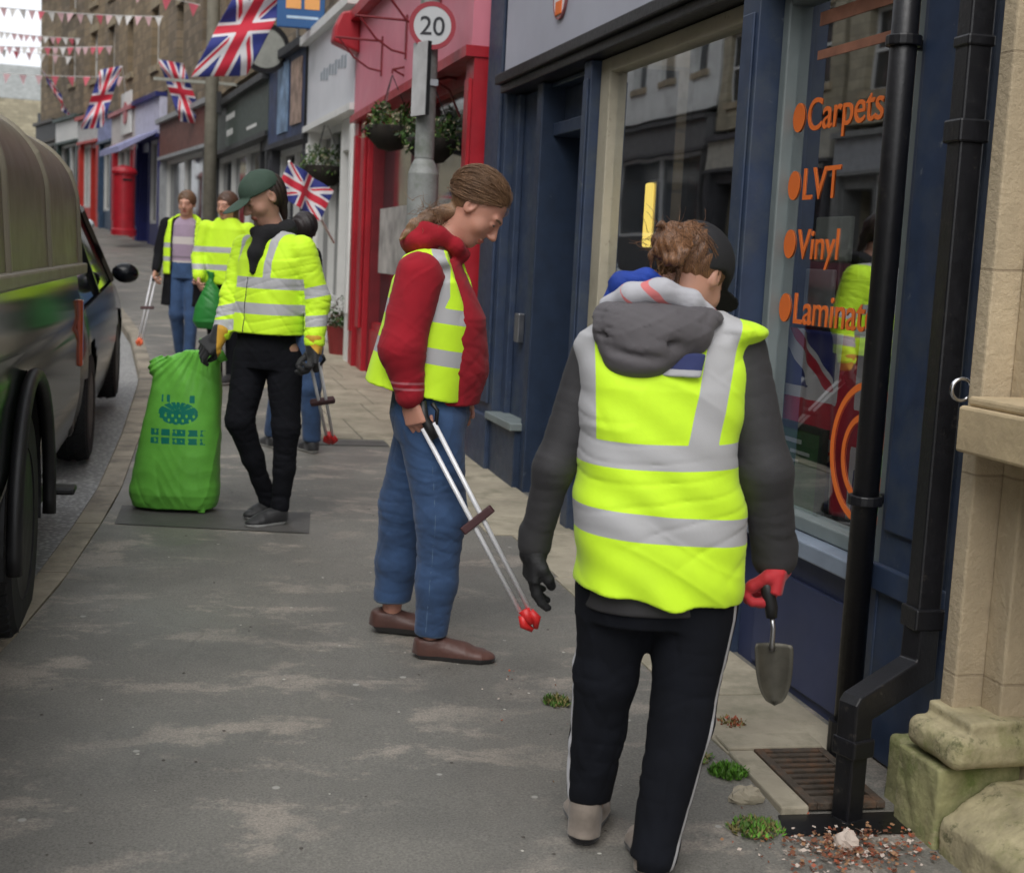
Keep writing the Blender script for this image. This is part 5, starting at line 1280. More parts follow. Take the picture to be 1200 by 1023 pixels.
mesh_sdf('hood_lining', fg_lin, (-.2, -.1, 1.28), (.16, .06, 1.43), .004*H_, attr_mat('patterned_lining', (.42, .42, .45), [('pink', (.6, .17, .17), .8)], .85), p, {'pink': lin_attr})
mesh_sdf('scarf', lambda P: chain(P, [(-.145, .03, 1.345), (-.12, .02, 1.385), (-.06, .02, 1.40), (.0, .04, 1.385)], [.014, .022, .018, .012], .02)+folds(P, .003, (24, 24, 24), 8), (-.2, -.03, 1.3), (.06, .1, 1.45), .004*H_, M('royal_blue_cloth', (.01, .045, .30), .8, var=.25, bump=.3, bs=200), p)
mesh_sdf('label_patch', lambda P: loft(P, [(.02, -.105, 1.185, .045, .012), (.03, -.09, 1.235, .045, .012)], (1, 0, 0), (0, 1, 0)), (-.06, -.15, 1.15), (.11, -.05, 1.26), .004*H_, attr_mat('navy_patch', (.02, .03, .12), [('low', (.4, .4, .42), .7)], .8), p, {'low': lambda V: V[:, 2]-1.20})
def fg_vest(P):
    d = loft(P, [(.012, .0, .640, .195, .158), (.006, 0, .84, .206, .152), (-.012, .005, 1.0, .184, .142), (-.008, .02, 1.15, .198, .135), (-.004, .04, 1.26, .196, .112), (.0, .05, 1.325, .13, .075)], L_, Fw, 2.5)
    d = smin(d, ell(P, (.172, .045, 1.286), (.064, .085, .028)), .05); d = smin(d, ell(P, (-.165, .045, 1.235), (.055, .07, .034)), .03)
    # armholes let the sleeves through
    d = smax(d, -chain(P, [(-.262, .04, 1.19), (-.235, .02, 1.06)], [.052, .046]), .012)
    d = smax(d, -chain(P, [(.262, .04, 1.195), (.248, .02, 1.04)], [.056, .052]), .012)
    hem = P[:, 2]-(.688-.032*np.clip((P[:, 0]+.19)/.25, 0, 1)); d = smax(d, -hem, .004)
    tension = .006*np.sin((P[:, 0]*.8+P[:, 2])*34+2*np.sin(P[:, 0]*14))*np.clip((1.15-P[:, 2])*2, 0, 1)
    return d+folds(P, .0032, (7, 7, 11), 11)+tension*.6+.0025*np.sin(P[:, 2]*62+P[:, 0]*18+3*np.sin(P[:, 0]*9))
def fg_band(V):
    x, z = V[:, 0], V[:, 2]
    b1 = np.abs(z-(1.005-.10*(x+.2)*(.18-x)))-.029; b2 = np.abs(z-(.850-.055*(x+.2)))-.031
    st = np.maximum(np.abs(x-(.075+(z-1.0)*.17))-.036, 1.0-z); st2 = np.maximum(np.abs(x-(-.190-(z-1.0)*.06))-.030, 1.0-z)
    return np.minimum(np.minimum(b1, b2), np.minimum(st, st2))
mesh_sdf('waistcoat', fg_vest, (-.28, -.22, .60), (.28, .24, 1.38), .005*H_, HIVIS, p, {'band': fg_band, 'dark': lambda V: V[:, 2]*0+1})
def fg_tr(P):
    d = loft(P, [(.015, 0, .86, .155, .12), (.012, 0, .68, .178, .135), (.012, 0, .60, .17, .12)], L_, Fw)
    l = chain(P, [(-.080, .01, .66), (-.098, .02, .45), (-.118, .07, .145)], [.104, .076, .060], .03)
    r = chain(P, [(.098, -.01, .66), (.084, -.04, .38), (.028, -.11, .06)], [.106, .076, .056], .03)
    d = smin(smin(d, l, .03), r, .03)
    d = smax(d, -(P[:, 2]-np.where(P[:, 0] < -.03, .112+.0*P[:, 0], .03)), .006)
    return d+folds(P, .0028, (12, 12, 20), 21)+rings(P, (-.08, .03, .5), (-.11, .06, .13), .003, 3, 2)+rings(P, (.09, -.03, .5), (.05, -.09, .08), .003, 3, 4)
def fg_stripe(V):
    x, z = V[:, 0], V[:, 2]; xs = np.interp(z, [.03, .32, .62], [.076, .148, .196]); s1 = np.abs(np.abs(x-xs+.0)-.009)-.004
    s2 = np.maximum(np.abs(V[:, 1]-np.interp(z, [.1, .4], [.06, .02])-.0)-.010, x+.13); return np.minimum(np.where(x > 0, s1, 1), s2)
mesh_sdf('trousers', fg_tr, (-.25, -.25, .02), (.27, .22, .88), .005*H_, attr_mat('black_track_trousers', (.0045, .0055, .009), [('stripe', (.5, .5, .52), .7)], .9, bump=.2, var=.3, sheen=0), p, {'stripe': fg_stripe})
BOOT = M('walking_boot_suede', (.15, .12, .095), .85, var=.3, vs=22, bump=.5, bs=120, dirt=(.07, .055, .05), dscale=18)
def boot(name, heel, toe, mat, par, w=.05, hgt=.10, sole=(.02, .018, .016), lo=.02):
    lo_ = np.minimum(heel, toe)-.1; hi_ = np.maximum(heel, toe)+np.array([.1, .1, .16])
    mm = attr_mat(name+'_'+mat.name, (.1, .1, .1), [], .8)
    return mesh_sdf(name, lambda P: shoe_sdf(P, heel, toe, w, hgt)+folds(P, .0012, (30, 30, 30), 3), lo_, hi_, .0045*H_, mat, par, {'sole': sole_attr(heel, toe, lo)})
BT = attr_mat('boot_suede', (.24, .20, .165), [('sole', (.022, .02, .02), .8)], .85, bump=.5, bs=160, var=.4)
boot('boot', (-.130, .012, .003), (-.098, .300, .008), BT, p, .062, .120, lo=.03)
boot('boot', (.022, -.150, -.006), (.045, .135, .0), BT, p, .062, .115, lo=.03)
GLB = M('black_glove', (.008, .008, .009), .7, var=.3, bump=.4, bs=150); GLR = attr_mat('red_glove', (.42, .012, .02), [('palm', (.012, .012, .013), .7)], .7, bump=.4, bs=150, var=.25)
mesh_sdf('glove', lambda P: smin(hand_sdf(P, (-.287, .055, .745), (-.02, .05, -1), (.9, .2, 0), 1, .42, .92, 1.35), cap(P, (-.284, .055, .775), (-.287, .055, .73), .036, .034), .01)+folds(P, .001, (30, 30, 30), 2), (-.37, -.06, .54), (-.2, .17, .79), .0035*H_, GLB, p)
gr = (.300, .035, .668)
mesh_sdf('glove', lambda P: smin(hand_sdf(P, (.302, .045, .745), (-.12, -.15, -.97), (-.75, .1, .0), -1, 1.15, .95, 1.5), cap(P, (.294, .045, .775), (.300, .045, .73), .042, .036), .01)+folds(P, .001, (30, 30, 30), 2), (.2, -.08, .58), (.4, .17, .79), .0035*H_, GLR, p, {'palm': lambda V: V[:, 2]-.632})
# trowel (a thing of its own)
tw = empty('hand_trowel', (1.048, 3.009, .080), math.radians(-12.85), 'small garden trowel with a dark blade held point down in the red glove', 'trowel')
q = MB(); q.tube([(.262, .0, .715), (.272, .0, .675), (.282, .0, .640), (.285, .0, .615)], [.012, .016, .016, .013], 14); q.build('handle', BLACK, tw, smooth=True)
q = MB(); q.tube([(.285, 0, .62), (.290, -.005, .59), (.291, .0, .555), (.292, .003, .535)], [.006, .0055, .006, .008], 10); q.build('shaft', STEEL, tw, smooth=True)
q = MB(); vs = []; rows = 14; cols = 9
for i in range(rows+1):
    t = i/rows; z = .552-.150*t; hw = .047*(1-.12*t)*math.sqrt(max(0, 1-max(0, (t-.25)/.75)**2.6))*(.92 if i == 0 else 1)
    for k in range(cols+1):
        a = k/cols*2-1; vs.append((.294+.012*t+hw*a, .010*a*a*-1.6+.008, z))
fs = [(i*(cols+1)+k, i*(cols+1)+k+1, (i+1)*(cols+1)+k+1, (i+1)*(cols+1)+k) for i in range(rows) for k in range(cols)]
q.add(vs, fs); o = q.build('blade', M('worn_blade', (.075, .07, .055), .5, metal=.5, var=.3, vs=20), tw, smooth=True, fix=False); o.modifiers.new('t', 'SOLIDIFY').thickness = .0022

# ================= woman in the red hoodie, in profile, holding a litter picker
p = person('person in profile wearing a red hoodie, open hi-vis waistcoat and blue jeans, looking down', (.776, 4.561, .122))
L_, Fw = (0, 1, 0), (1, 0, 0)
Hd = headframe((.100, .10, 1.552), (.72, -.10, -.69), (.69, 0, .72), 1.0)
NA = [(-.075, -.075, 1.315), (-.120, -.115, 1.075), (-.088, -.105, .925)]; FA = [(-.05, .27, 1.315), (.00, .32, 1.08), (.06, .29, .93)]
NH = dict(w=(-.086, -.105, .905), d=(.30, .0, -.95), n=(.5, .86, .16), side=-1)
def rd_body(P):
    d = head_sdf(P, Hd)
    d = smin(d, chain(P, [(-.04, .10, 1.36), (-.01, .10, 1.44), (.056, .10, 1.50)], [.072, .047, .045], .03), .025)
    d = smin(d, loft(P, [(-.03, .1, .86, .12, .08), (-.02, .1, 1.1, .11, .08), (-.04, .1, 1.3, .13, .07)], L_, Fw), .05)
    d = smin(d, chain(P, NA, [.04, .034, .026]), .03); d = smin(d, chain(P, FA, [.04, .034, .026]), .03)
    d = smin(d, cap(P, NA[2], NH['w'], .027, .025), .01)
    d = smin(d, hand_sdf(P, NH['w'], NH['d'], NH['n'], NH['side'], .95, .95, 1.12), .008)
    d = smin(d, hand_sdf(P, (.062, .288, .91), (.3, -.1, -1), (-.2, -1, 0), 1, .5, .9), .008)
    for k in ([(-.03, .03, .82), (.03, .0, .47), (.01, .0, .08)], [(-.03, .17, .82), (-.12, .22, .47), (-.15, .26, .1)]): d = smin(d, chain(P, k, [.075, .05, .035]), .04)
    return d
mesh_sdf('body', rd_body, (-.30, -.25, .02), (.34, .40, 1.74), .004*H_, SKIN2, p, head_attrs(Hd))
HAIRL = hair_mat('hair_light_brown', (.085, .042, .022), (.29, .165, .085))
def rd_hair(P):
    c, R, s = Hd; q = (P-c)@R.T
    d = ell(q, (0, -.020, .034), (.084, .104, .095))
    line = q[:, 2]-(.006+np.where(q[:, 1] > 0, .86, 1.7)*q[:, 1]); line = line+.004*np.sin(q[:, 1]*90+q[:, 2]*50)+.003*np.sin(q[:, 1]*210+1); d = smax(d, -line*.75, .022)
    d = smax(d, -ell(q, (-.09, -.010, -.012), (.03, .020, .032)), .006); d = smax(d, -ell(q, (.09, -.010, -.012), (.03, .020, .032)), .006)
    d = d+.0011*np.sin(q[:, 2]*170+q[:, 0]*90+5*np.sin(q[:, 1]*25))
    tail = chain(P, [(.020, .10, 1.535), (-.015, .085, 1.53), (-.060, .05, 1.510), (-.105, .03, 1.480), (-.150, .01, 1.435)], [.036, .026, .028, .023, .006], .012)+.0015*np.sin(P@A(60, 190, 150))
    return smin(d, tail, .012)
HR_ = mesh_sdf('hair', rd_hair, (-.19, -.02, 1.38), (.26, .24, 1.74), .0032*H_, HAIRL, p); HDR = Hd; PR_ = p
REDH = attr_mat('red_fleece', (.29, .004, .014), [('cuff', (.45, .12, .14), .8)], .95, bump=.35, bs=220, var=.18, sheen=.04)
def rd_hoodie(P):
    d = loft(P, [(-.01, .11, .885, .17, .150), (.010, .11, 1.0, .175, .158), (.0, .11, 1.18, .18, .150), (-.035, .105, 1.31, .165, .115), (-.04, .10, 1.375, .11, .085)], L_, Fw)
    d = smin(d, chain(P, NA, [.080, .074, .048], .03), .03); d = smin(d, chain(P, FA, [.075, .060, .042], .03), .03)
    d = smin(d, cap(P, (-.095, -.11, .985), (-.088, -.106, .935), .05, .040), .02)
    # thick hood lying on the shoulders and round the neck
    d = smin(d, ell(P, (-.085, .10, 1.435), (.075, .12, .058), None), .03); d = smin(d, chain(P, [(-.075, .03, 1.475), (-.095, .10, 1.49), (-.075, .17, 1.475)], [.022, .026, .022], .02), .03)
    d = smin(d, chain(P, [(-.075, .03, 1.475), (-.02, .020, 1.455), (.035, .045, 1.42), (.055, .10, 1.395)], [.026, .026, .026, .026], .02), .02)
    return d+folds(P, .0028, (8, 8, 12), 31)+folds(P, .0022, (20, 16, 26), 33)+rings(P, NA[1], NA[2], .003, 2, 3)
mesh_sdf('hoodie', rd_hoodie, (-.28, -.25, .85), (.26, .42, 1.50), .0055*H_, REDH, p, {'cuff': lambda V: np.where((V[:, 1] < -.03) & (V[:, 0] < -.03), np.abs(np.abs(V[:, 2]-.955)-.010)-.004, 1)})
def rd_vest(P):
    x, z = P[:, 0], P[:, 2]
    d = loft(P, [(-.085, .11, .90, .222, .187), (-.063, .11, 1.02, .210, .182), (-.043, .11, 1.16, .206, .165), (-.045, .105, 1.30, .190, .133), (-.04, .10, 1.40, .105, .085)], L_, Fw, 2.6)
    d = smin(d, ell(P, (-.055, -.03, 1.365), (.085, .06, .035)), .03)
    front = np.interp(z, [.85, 1.0, 1.15, 1.3, 1.42], [.098, .108, .100, .045, .0]); fd = x-front
    fd = np.where(P[:, 1] > .12, fd-.06, fd)
    d = smax(d, fd, .004)
    d = smax(d, -(z-(.885-.19*(x-.098))), .004)
    d = smax(d, -chain(P, [(-.09, -.135, 1.26), (-.11, -.15, 1.10)], [.085, .075]), .012)
    return d+folds(P, .003, (7, 7, 11), 41)
def rd_band(V):
    x, y, z = V.T
    b1 = np.abs(z-(1.185-.12*(x-.05)))-.025; b2 = np.abs(z-(1.045-.14*(x-.05)))-.027
    st = np.maximum(np.abs(x-np.interp(z, [1.15, 1.25, 1.35, 1.42], [-.035, .01, .005, -.03]))-.020, 1.17-z)
    return np.minimum(np.minimum(b1, b2), st)
mesh_sdf('waistcoat', rd_vest, (-.32, -.22, .84), (.24, .40, 1.46), .005*H_, HIVIS, p, {'band': rd_band, 'dark': lambda V: V[:, 2]*0+1})
DEN = attr_mat('blue_denim', (.028, .065, .15), [('cuff', (.07, .12, .2), .8)], .85, bump=.4, bs=500, var=.35, sheen=.1)
def rd_jeans(P):
    d = loft(P, [(-.035, .10, .96, .16, .125), (-.032, .10, .84, .175, .140), (-.03, .10, .76, .16, .12)], L_, Fw)
    n = chain(P, [(-.02, .02, .80), (.030, .0, .50), (.022, .0, .27), (.010, .0, .098)], [.113, .087, .071, .060], .03)
    f = chain(P, [(-.04, .18, .80), (-.115, .21, .50), (-.135, .24, .28), (-.150, .255, .135)], [.115, .090, .077, .070], .03)
    d = smin(smin(d, n, .02), f, .02)
    d = smax(d, -(P[:, 2]-np.where(P[:, 1] < .13, .078, .13)), .006)
    return d+folds(P, .0022, (12, 12, 9), 51)+rings(P, (.03, 0, .62), (.03, 0, .38), .0028, 3, 1)+rings(P, (.02, 0, .25), (.01, 0, .08), .0025, 2, 5)+rings(P, (-.1, .2, .6), (-.15, .25, .1), .0022, 3, 3)
mesh_sdf('jeans', rd_jeans, (-.28, -.16, .06), (.20, .38, .97), .0055*H_, DEN, p, {'cuff': lambda V: np.minimum(V[:, 2]-np.where(V[:, 1] < .13, .088, .14), np.where((V[:, 1] < .02) & (V[:, 2] < .84), np.abs(V[:, 0]-np.interp(V[:, 2], [.1, .5, .85], [-.005, .015, -.02]))-.0016, 1))})
SHB = attr_mat('brown_leather_shoe', (.075, .03, .022), [('sole', (.012, .01, .01), .8)], .5, bump=.3, bs=120, var=.3)
boot('shoe', (-.055, .005, -.012), (.240, -.015, -.012), SHB, p, .052, .075, lo=.028)
boot('shoe', (-.235, .27, .008), (.045, .25, .008), SHB, p, .052, .075, lo=.028)
# litter picker (thing)
ALU = M('aluminium_tube', (.72, .72, .74), .35, metal=.15, var=.05)
def picker(base, rz, a, b_, label, group=None, clamp=True, w=.021, jaw=(.6, .02, .02), hand=None):
    T = empty('litter_picker', base, math.radians(rz), label, 'litter picker', group)
    a = Vector(a); b_ = Vector(b_); d = (b_-a).normalized(); s_ = d.cross(Vector((0, 1, 0))).normalized(); n = d.cross(s_)
    for k in (-1, 1):
        q = MB(); q.tube([a+s_*w*k, b_+s_*w*.75*k], .0082, 10); q.build('rod', ALU, T, smooth=True)
    if clamp:
        m = a.lerp(b_, .5); q = MB(); q.prism([(-.062, -.015), (.062, -.015), (.066, 0), (.062, .015), (-.062, .015), (-.066, 0)], 'z', -.014, .014)
        c = q.build('clamp', M('dark_red_plastic', (.06, .02, .022), .5), T, bevel=.004); c.matrix_local = Matrix.Translation(m+s_*.0) @ Matrix(((s_.x*.9-d.x*.4, n.x, d.x, 0), (s_.y, n.y, d.y, 0), (s_.z*.9-d.z*.4, n.z, d.z, 0), (0, 0, 0, 1)))
        q = MB(); q.box(-.035, .035, -.019, -.0155, -.006, .006); c2 = q.build('clamp_label', WHITE, c)
    q = MB()
    for k in (-1, 1): q.tube([b_+s_*w*.7*k, b_+d*.03+s_*.024*k, b_+d*.06+s_*.006*k], [.014, .016, .008], 10)
    q.tube([b_-d*.015, b_+d*.04], [.022, .012], 10)
    jm = M('red_jaw', jaw, .45); q.build('jaw', jm, T, smooth=True)
    q = MB(); e = a-d*.03; q.tube([a+d*.05, a, e, e-d*.05+s_*.02], [.016, .018, .016, .013], 12); q.build('grip', BLACK, T, smooth=True)
    q = MB(); q.tube([a+d*.015+s_*.02, a+d*-.03+s_*.05, a-d*.06+s_*.045], [.007, .007, .007], 8); q.build('trigger', BLACK, T, smooth=True)
    return T
picker((.776, 4.561, .122), -12.85, (-.022, -.115, .826), (.335, -.16, .215), 'silver litter picker with two rods and red jaw held by the red hoodie wearer')

# ================= person in the green cap with sleeved hi-vis jacket
p = person('person in a dark green cap and long sleeved hi-vis jacket pulling a green sack', (.281, 6.666, .178))
Fw = (-.62, -.78, 0); L_ = (.78, -.62, 0)
Hd = headframe((-.022, -.045, 1.570), (-.72, -.46, -.53), (-.40, -.28, .88), 1.02)
RA2 = [(.175, -.085, 1.325), (.255, -.085, 1.10), (.258, -.145, .905)]; LA2 = [(-.125, .10, 1.325), (-.170, .03, 1.10), (-.205, -.03, .915)]
def cp_body(P):
    d = head_sdf(P, Hd)
    d = smin(d, chain(P, [(.03, .0, 1.34), (.02, -.01, 1.43), (-.005, -.03, 1.51)], [.065, .048, .046], .03), .025)
    d = smin(d, loft(P, [(.01, 0, .88, .12, .08), (.02, 0, 1.3, .12, .08)], L_, Fw), .04)
    for J in (RA2, LA2): d = smin(d, chain(P, J, [.04, .03, .022]), .03)
    for k in ([(-.06, .04, .84), (-.10, -.03, .49), (.01, .10, .1)], [(.10, -.04, .84), (.12, -.05, .48), (.095, -.02, .08)]): d = smin(d, chain(P, k, [.07, .045, .03]), .04)
    return d
mesh_sdf('body', cp_body, (-.26, -.24, .04), (.33, .26, 1.72), .0045*H_, skin_mat('skin_tan', (.44, .24, .17), (.05, .03, .02)), p, head_attrs(Hd))
mesh_sdf('hair', lambda P: smin(smax(ell((P-Hd[0])@Hd[1].T, (0, -.035, .01), (.082, .088, .092)), ((P-Hd[0])@Hd[1].T)[:, 1]+.0, .02), cap(P, (.06, .0, 1.55), (.075, .02, 1.47), .03, .012), .02)+.002*np.sin(P@A(200, 150, 120)), (-.16, -.18, 1.4), (.16, .15, 1.72), .004*H_, hair_mat('hair_dark', (.012, .008, .007), (.05, .03, .02)), p)
def cp_cap(P):
    c, R, s = Hd; q = (P-c)@R.T
    d = ell(q, (0, -.004, .036), (.090, .106, .088)); d = smax(d, -(q[:, 2]-.030), .006)
    br = ell(q-A(0, .0, 0)+A(0, 0, 1)*(2.2*q[:, :1]**2+.12*(q[:, 1:2]-.09)), (0, .135, .034), (.074, .080, .006)); d = smin(d, smax(br, -(q[:, 1]-.07), .01), .008)
    return smin(d, ell(q, (0, 0, .125), (.008, .008, .004)), .004)+.0014*np.exp(-(np.minimum(np.abs(q[:, 0]), np.minimum(np.abs(q[:, 0]*.5-q[:, 1]*.87), np.abs(q[:, 0]*.5+q[:, 1]*.87)))/.0018)**2)
mesh_sdf('cap', cp_cap, (-.28, -.28, 1.44), (.14, .12, 1.76), .004*H_, M('bottle_green_cap', (.035, .065, .045), .8, var=.2, bump=.3, bs=200), p)
mesh_sdf('scarf', lambda P: smin(chain(P, [(-.05, -.05, 1.40), (.03, -.075, 1.40), (.10, -.02, 1.425), (.09, .06, 1.44)], [.026, .034, .036, .034], .03), chain(P, [(-.01, -.078, 1.37), (-.035, -.102, 1.30), (-.045, -.116, 1.22)], [.042, .036, .014], .02), .03)+folds(P, .003, (18, 18, 18), 5), (-.16, -.2, 1.14), (.2, .14, 1.52), .005*H_, M('black_top', (.008, .008, .010), .9, var=.3), p)
def cp_jacket(P):
    d = loft(P, [(.005, 0, .925, .205, .150), (.015, 0, 1.1, .198, .142), (.03, 0, 1.27, .198, .128), (.03, .0, 1.36, .155, .095), (.03, .0, 1.41, .10, .07)], L_, Fw, 2.5)
    d = smin(d, sleeve(P, RA2, [.074, .062, .052], 7, .0035), .025); d = smin(d, sleeve(P, LA2, [.066, .055, .048], 8, .0035), .025)
    d = smax(d, -cap(P, (-.035, -.16, 1.36), (-.038, -.165, 1.19), .058, .006), .01)   # open V
    zipx = P@A(*nrm(L_))-(-.0); d = d+.003*np.exp(-(zipx/.004)**2)
    return d+folds(P, .004, (8, 8, 12), 61)
def cp_band(V):
    x, y, z = V.T; lat = V@A(*nrm(L_))
    arm = (x > .19+(1.32-z)*.07) | (x < -.135-(1.3-z)*.02)
    b1 = np.abs(z-1.165)-.026; b2 = np.abs(z-1.045)-.026
    s1 = np.maximum(np.abs(lat-.118)-.020, 1.165-z); s2 = np.maximum(np.abs(lat+.118)-.020, 1.165-z)
    a = np.minimum(np.abs(z-(1.135+.25*(x-.25)))-.026, np.abs(z-(1.00+.1*(x-.25)))-.026)
    return np.where(arm, a, np.minimum(np.minimum(b1, b2), np.minimum(s1, s2)))
mesh_sdf('jacket', cp_jacket, (-.30, -.26, .88), (.36, .24, 1.46), .0055*H_, HIVIS, p, {'band': cp_band, 'dark': lambda V: np.maximum(np.abs(V@A(*nrm(L_))+.0)-.003, np.maximum(V[:, 2]-1.19, V@A(*nrm(Fw))*-1+.05))})
BLT = attr_mat('black_trousers', (.0045, .005, .0075), [], .9, bump=.3, var=.3, sheen=0)
def cp_tr(P):
    d = loft(P, [(.005, 0, .95, .150, .11), (.01, 0, .84, .158, .12), (.01, 0, .76, .145, .11)], L_, Fw)
    l = chain(P, [(-.065, .02, .80), (-.105, -.03, .50), (-.05, .03, .31), (.018, .105, .085)], [.092, .066, .054, .045], .03)
    r = chain(P, [(.098, -.03, .80), (.122, -.05, .48), (.115, -.03, .28), (.098, -.02, .09)], [.090, .066, .054, .047], .03)
    return smin(smin(d, l, .025), r, .025)+folds(P, .003, (12, 12, 20), 71)+rings(P, (.12, -.05, .5), (.1, -.02, .08), .0035, 3, 1)+rings(P, (-.1, -.03, .5), (.01, .1, .1), .0035, 3, 1)
mesh_sdf('trousers', cp_tr, (-.24, -.22, .04), (.28, .24, .97), .006*H_, BLT, p)
SHK = attr_mat('black_trainer', (.012, .012, .013), [('sole', (.55, .55, .53), .6)], .6, bump=.3, bs=120, var=.3)
boot('shoe', (.135, .01, -.005), (-.045, -.13, -.012), SHK, p, .048, .075, lo=.024)
boot('shoe', (.065, .17, .004), (-.085, .02, .0), SHK, p, .048, .075, lo=.018)
GLY = attr_mat('yellow_black_glove', (.50, .27, .02), [('palm', (.012, .012, .013), .7)], .7, bump=.4, bs=150, var=.2)
mesh_sdf('glove', lambda P: smin(hand_sdf(P, (.258, -.15, .885), (-.02, -.12, -1), (-.75, -.35, 0), 1, .8, 1.0, 1.4), cap(P, (.258, -.146, .915), (.258, -.15, .86), .047, .038), .01), (.15, -.28, .66), (.36, -.03, .95), .004*H_, GLY, p, {'palm': lambda V: V[:, 2]-.865+.9*(V[:, 0]-.27)})
mesh_sdf('glove', lambda P: smin(hand_sdf(P, (-.215, -.04, .895), (-.62, -.25, -.55), (-.3, .2, -.6), 1, .9, 1.0, 1.4), cap(P, (-.205, -.032, .925), (-.222, -.045, .880), .045, .038), .01), (-.38, -.2, .72), (-.14, .08, .96), .004*H_, GLY, p, {'palm': lambda V: V[:, 0]+.215})

# green sack dragged by the cap wearer
S = empty('refuse_sack', (-.13, 6.942, .185), math.radians(-12.85), 'full bright green refuse sack with dark green printing, dragged by the cap wearer', 'refuse sack')
def sack(P):
    d = loft(P, [(.0, 0, .02, .205, .11), (.0, 0, .09, .226, .135), (.010, 0, .25, .208, .135), (.030, 0, .45, .188, .125), (.050, 0, .60, .172, .11), (.068, -.01, .70, .155, .085), (.090, -.03, .765, .125, .055), (.130, -.05, .805, .085, .032), (.165, -.07, .825, .045, .02)], (1, 0, 0), (0, 1, 0), 2.7)
    d = smin(d, ell(P, (-.085, -.02, .715), (.045, .06, .055)), .03)
    gx = (P[:, 0]-.15)/np.maximum(.9-P[:, 2], .08); d = d+.0045*np.sin(gx*26)*np.clip((P[:, 2]-.45)*3.5, 0, 1)
    d = d+.004*np.abs(np.sin(P[:, 0]*30+P[:, 2]*38+2*np.sin(P[:, 0]*21)))*np.clip(1-P[:, 2]*2, .2, 1)
    g = .006*np.sin(P[:, 0]*42+P[:, 2]*6+2*np.sin(P[:, 2]*9))*np.clip((P[:, 2]-.35)*2, .15, 1)
    return d+folds(P, .0055, (8, 8, 5), 81)+g*.8
def prn(V):
    x, y, z = V.T; u = (x-.035)/1.15; f = (z-.50)/1.15
    e = np.maximum((u/.085)**2+(f/.048)**2-1, np.where(f > 0, .25-np.abs(np.sin(np.arctan2(f, u)*7)), -(np.sin(u*210)*np.sin(f*160)+.45)))*.02
    e2 = np.maximum(np.maximum(np.abs(np.abs(u)-.055)-.018, np.abs(f-.062)-.016), np.sin(u*190)-.5)
    t = np.maximum(np.maximum(np.abs(u-.0)-.115, np.abs(z-.385)-.042), -(np.abs(np.sin((z-.385)*74))-.22))
    t = np.maximum(t, -(.50+np.sin(u*190)*np.sin(u*83+1)+.3*np.sin(z*150)))
    return np.where(y < .02, np.minimum(np.minimum(e, e2), t), 1)
SK = attr_mat('green_polythene', (.14, .44, .06), [('print', (.01, .17, .12), .4)], .38, bump=.15, bs=60, var=.15, sheen=0)
mesh_sdf('sack_body', sack, (-.27, -.2, -.0), (.27, .2, .88), .0055*H_, SK, S, {'print': prn})
q = MB(); q.tube([(.15, -.07, .82), (.19, -.085, .83), (.225, -.09, .80), (.24, -.09, .76)], [.02, .014, .024, .03], 8); q.build('neck_knot', SK, S, smooth=True)

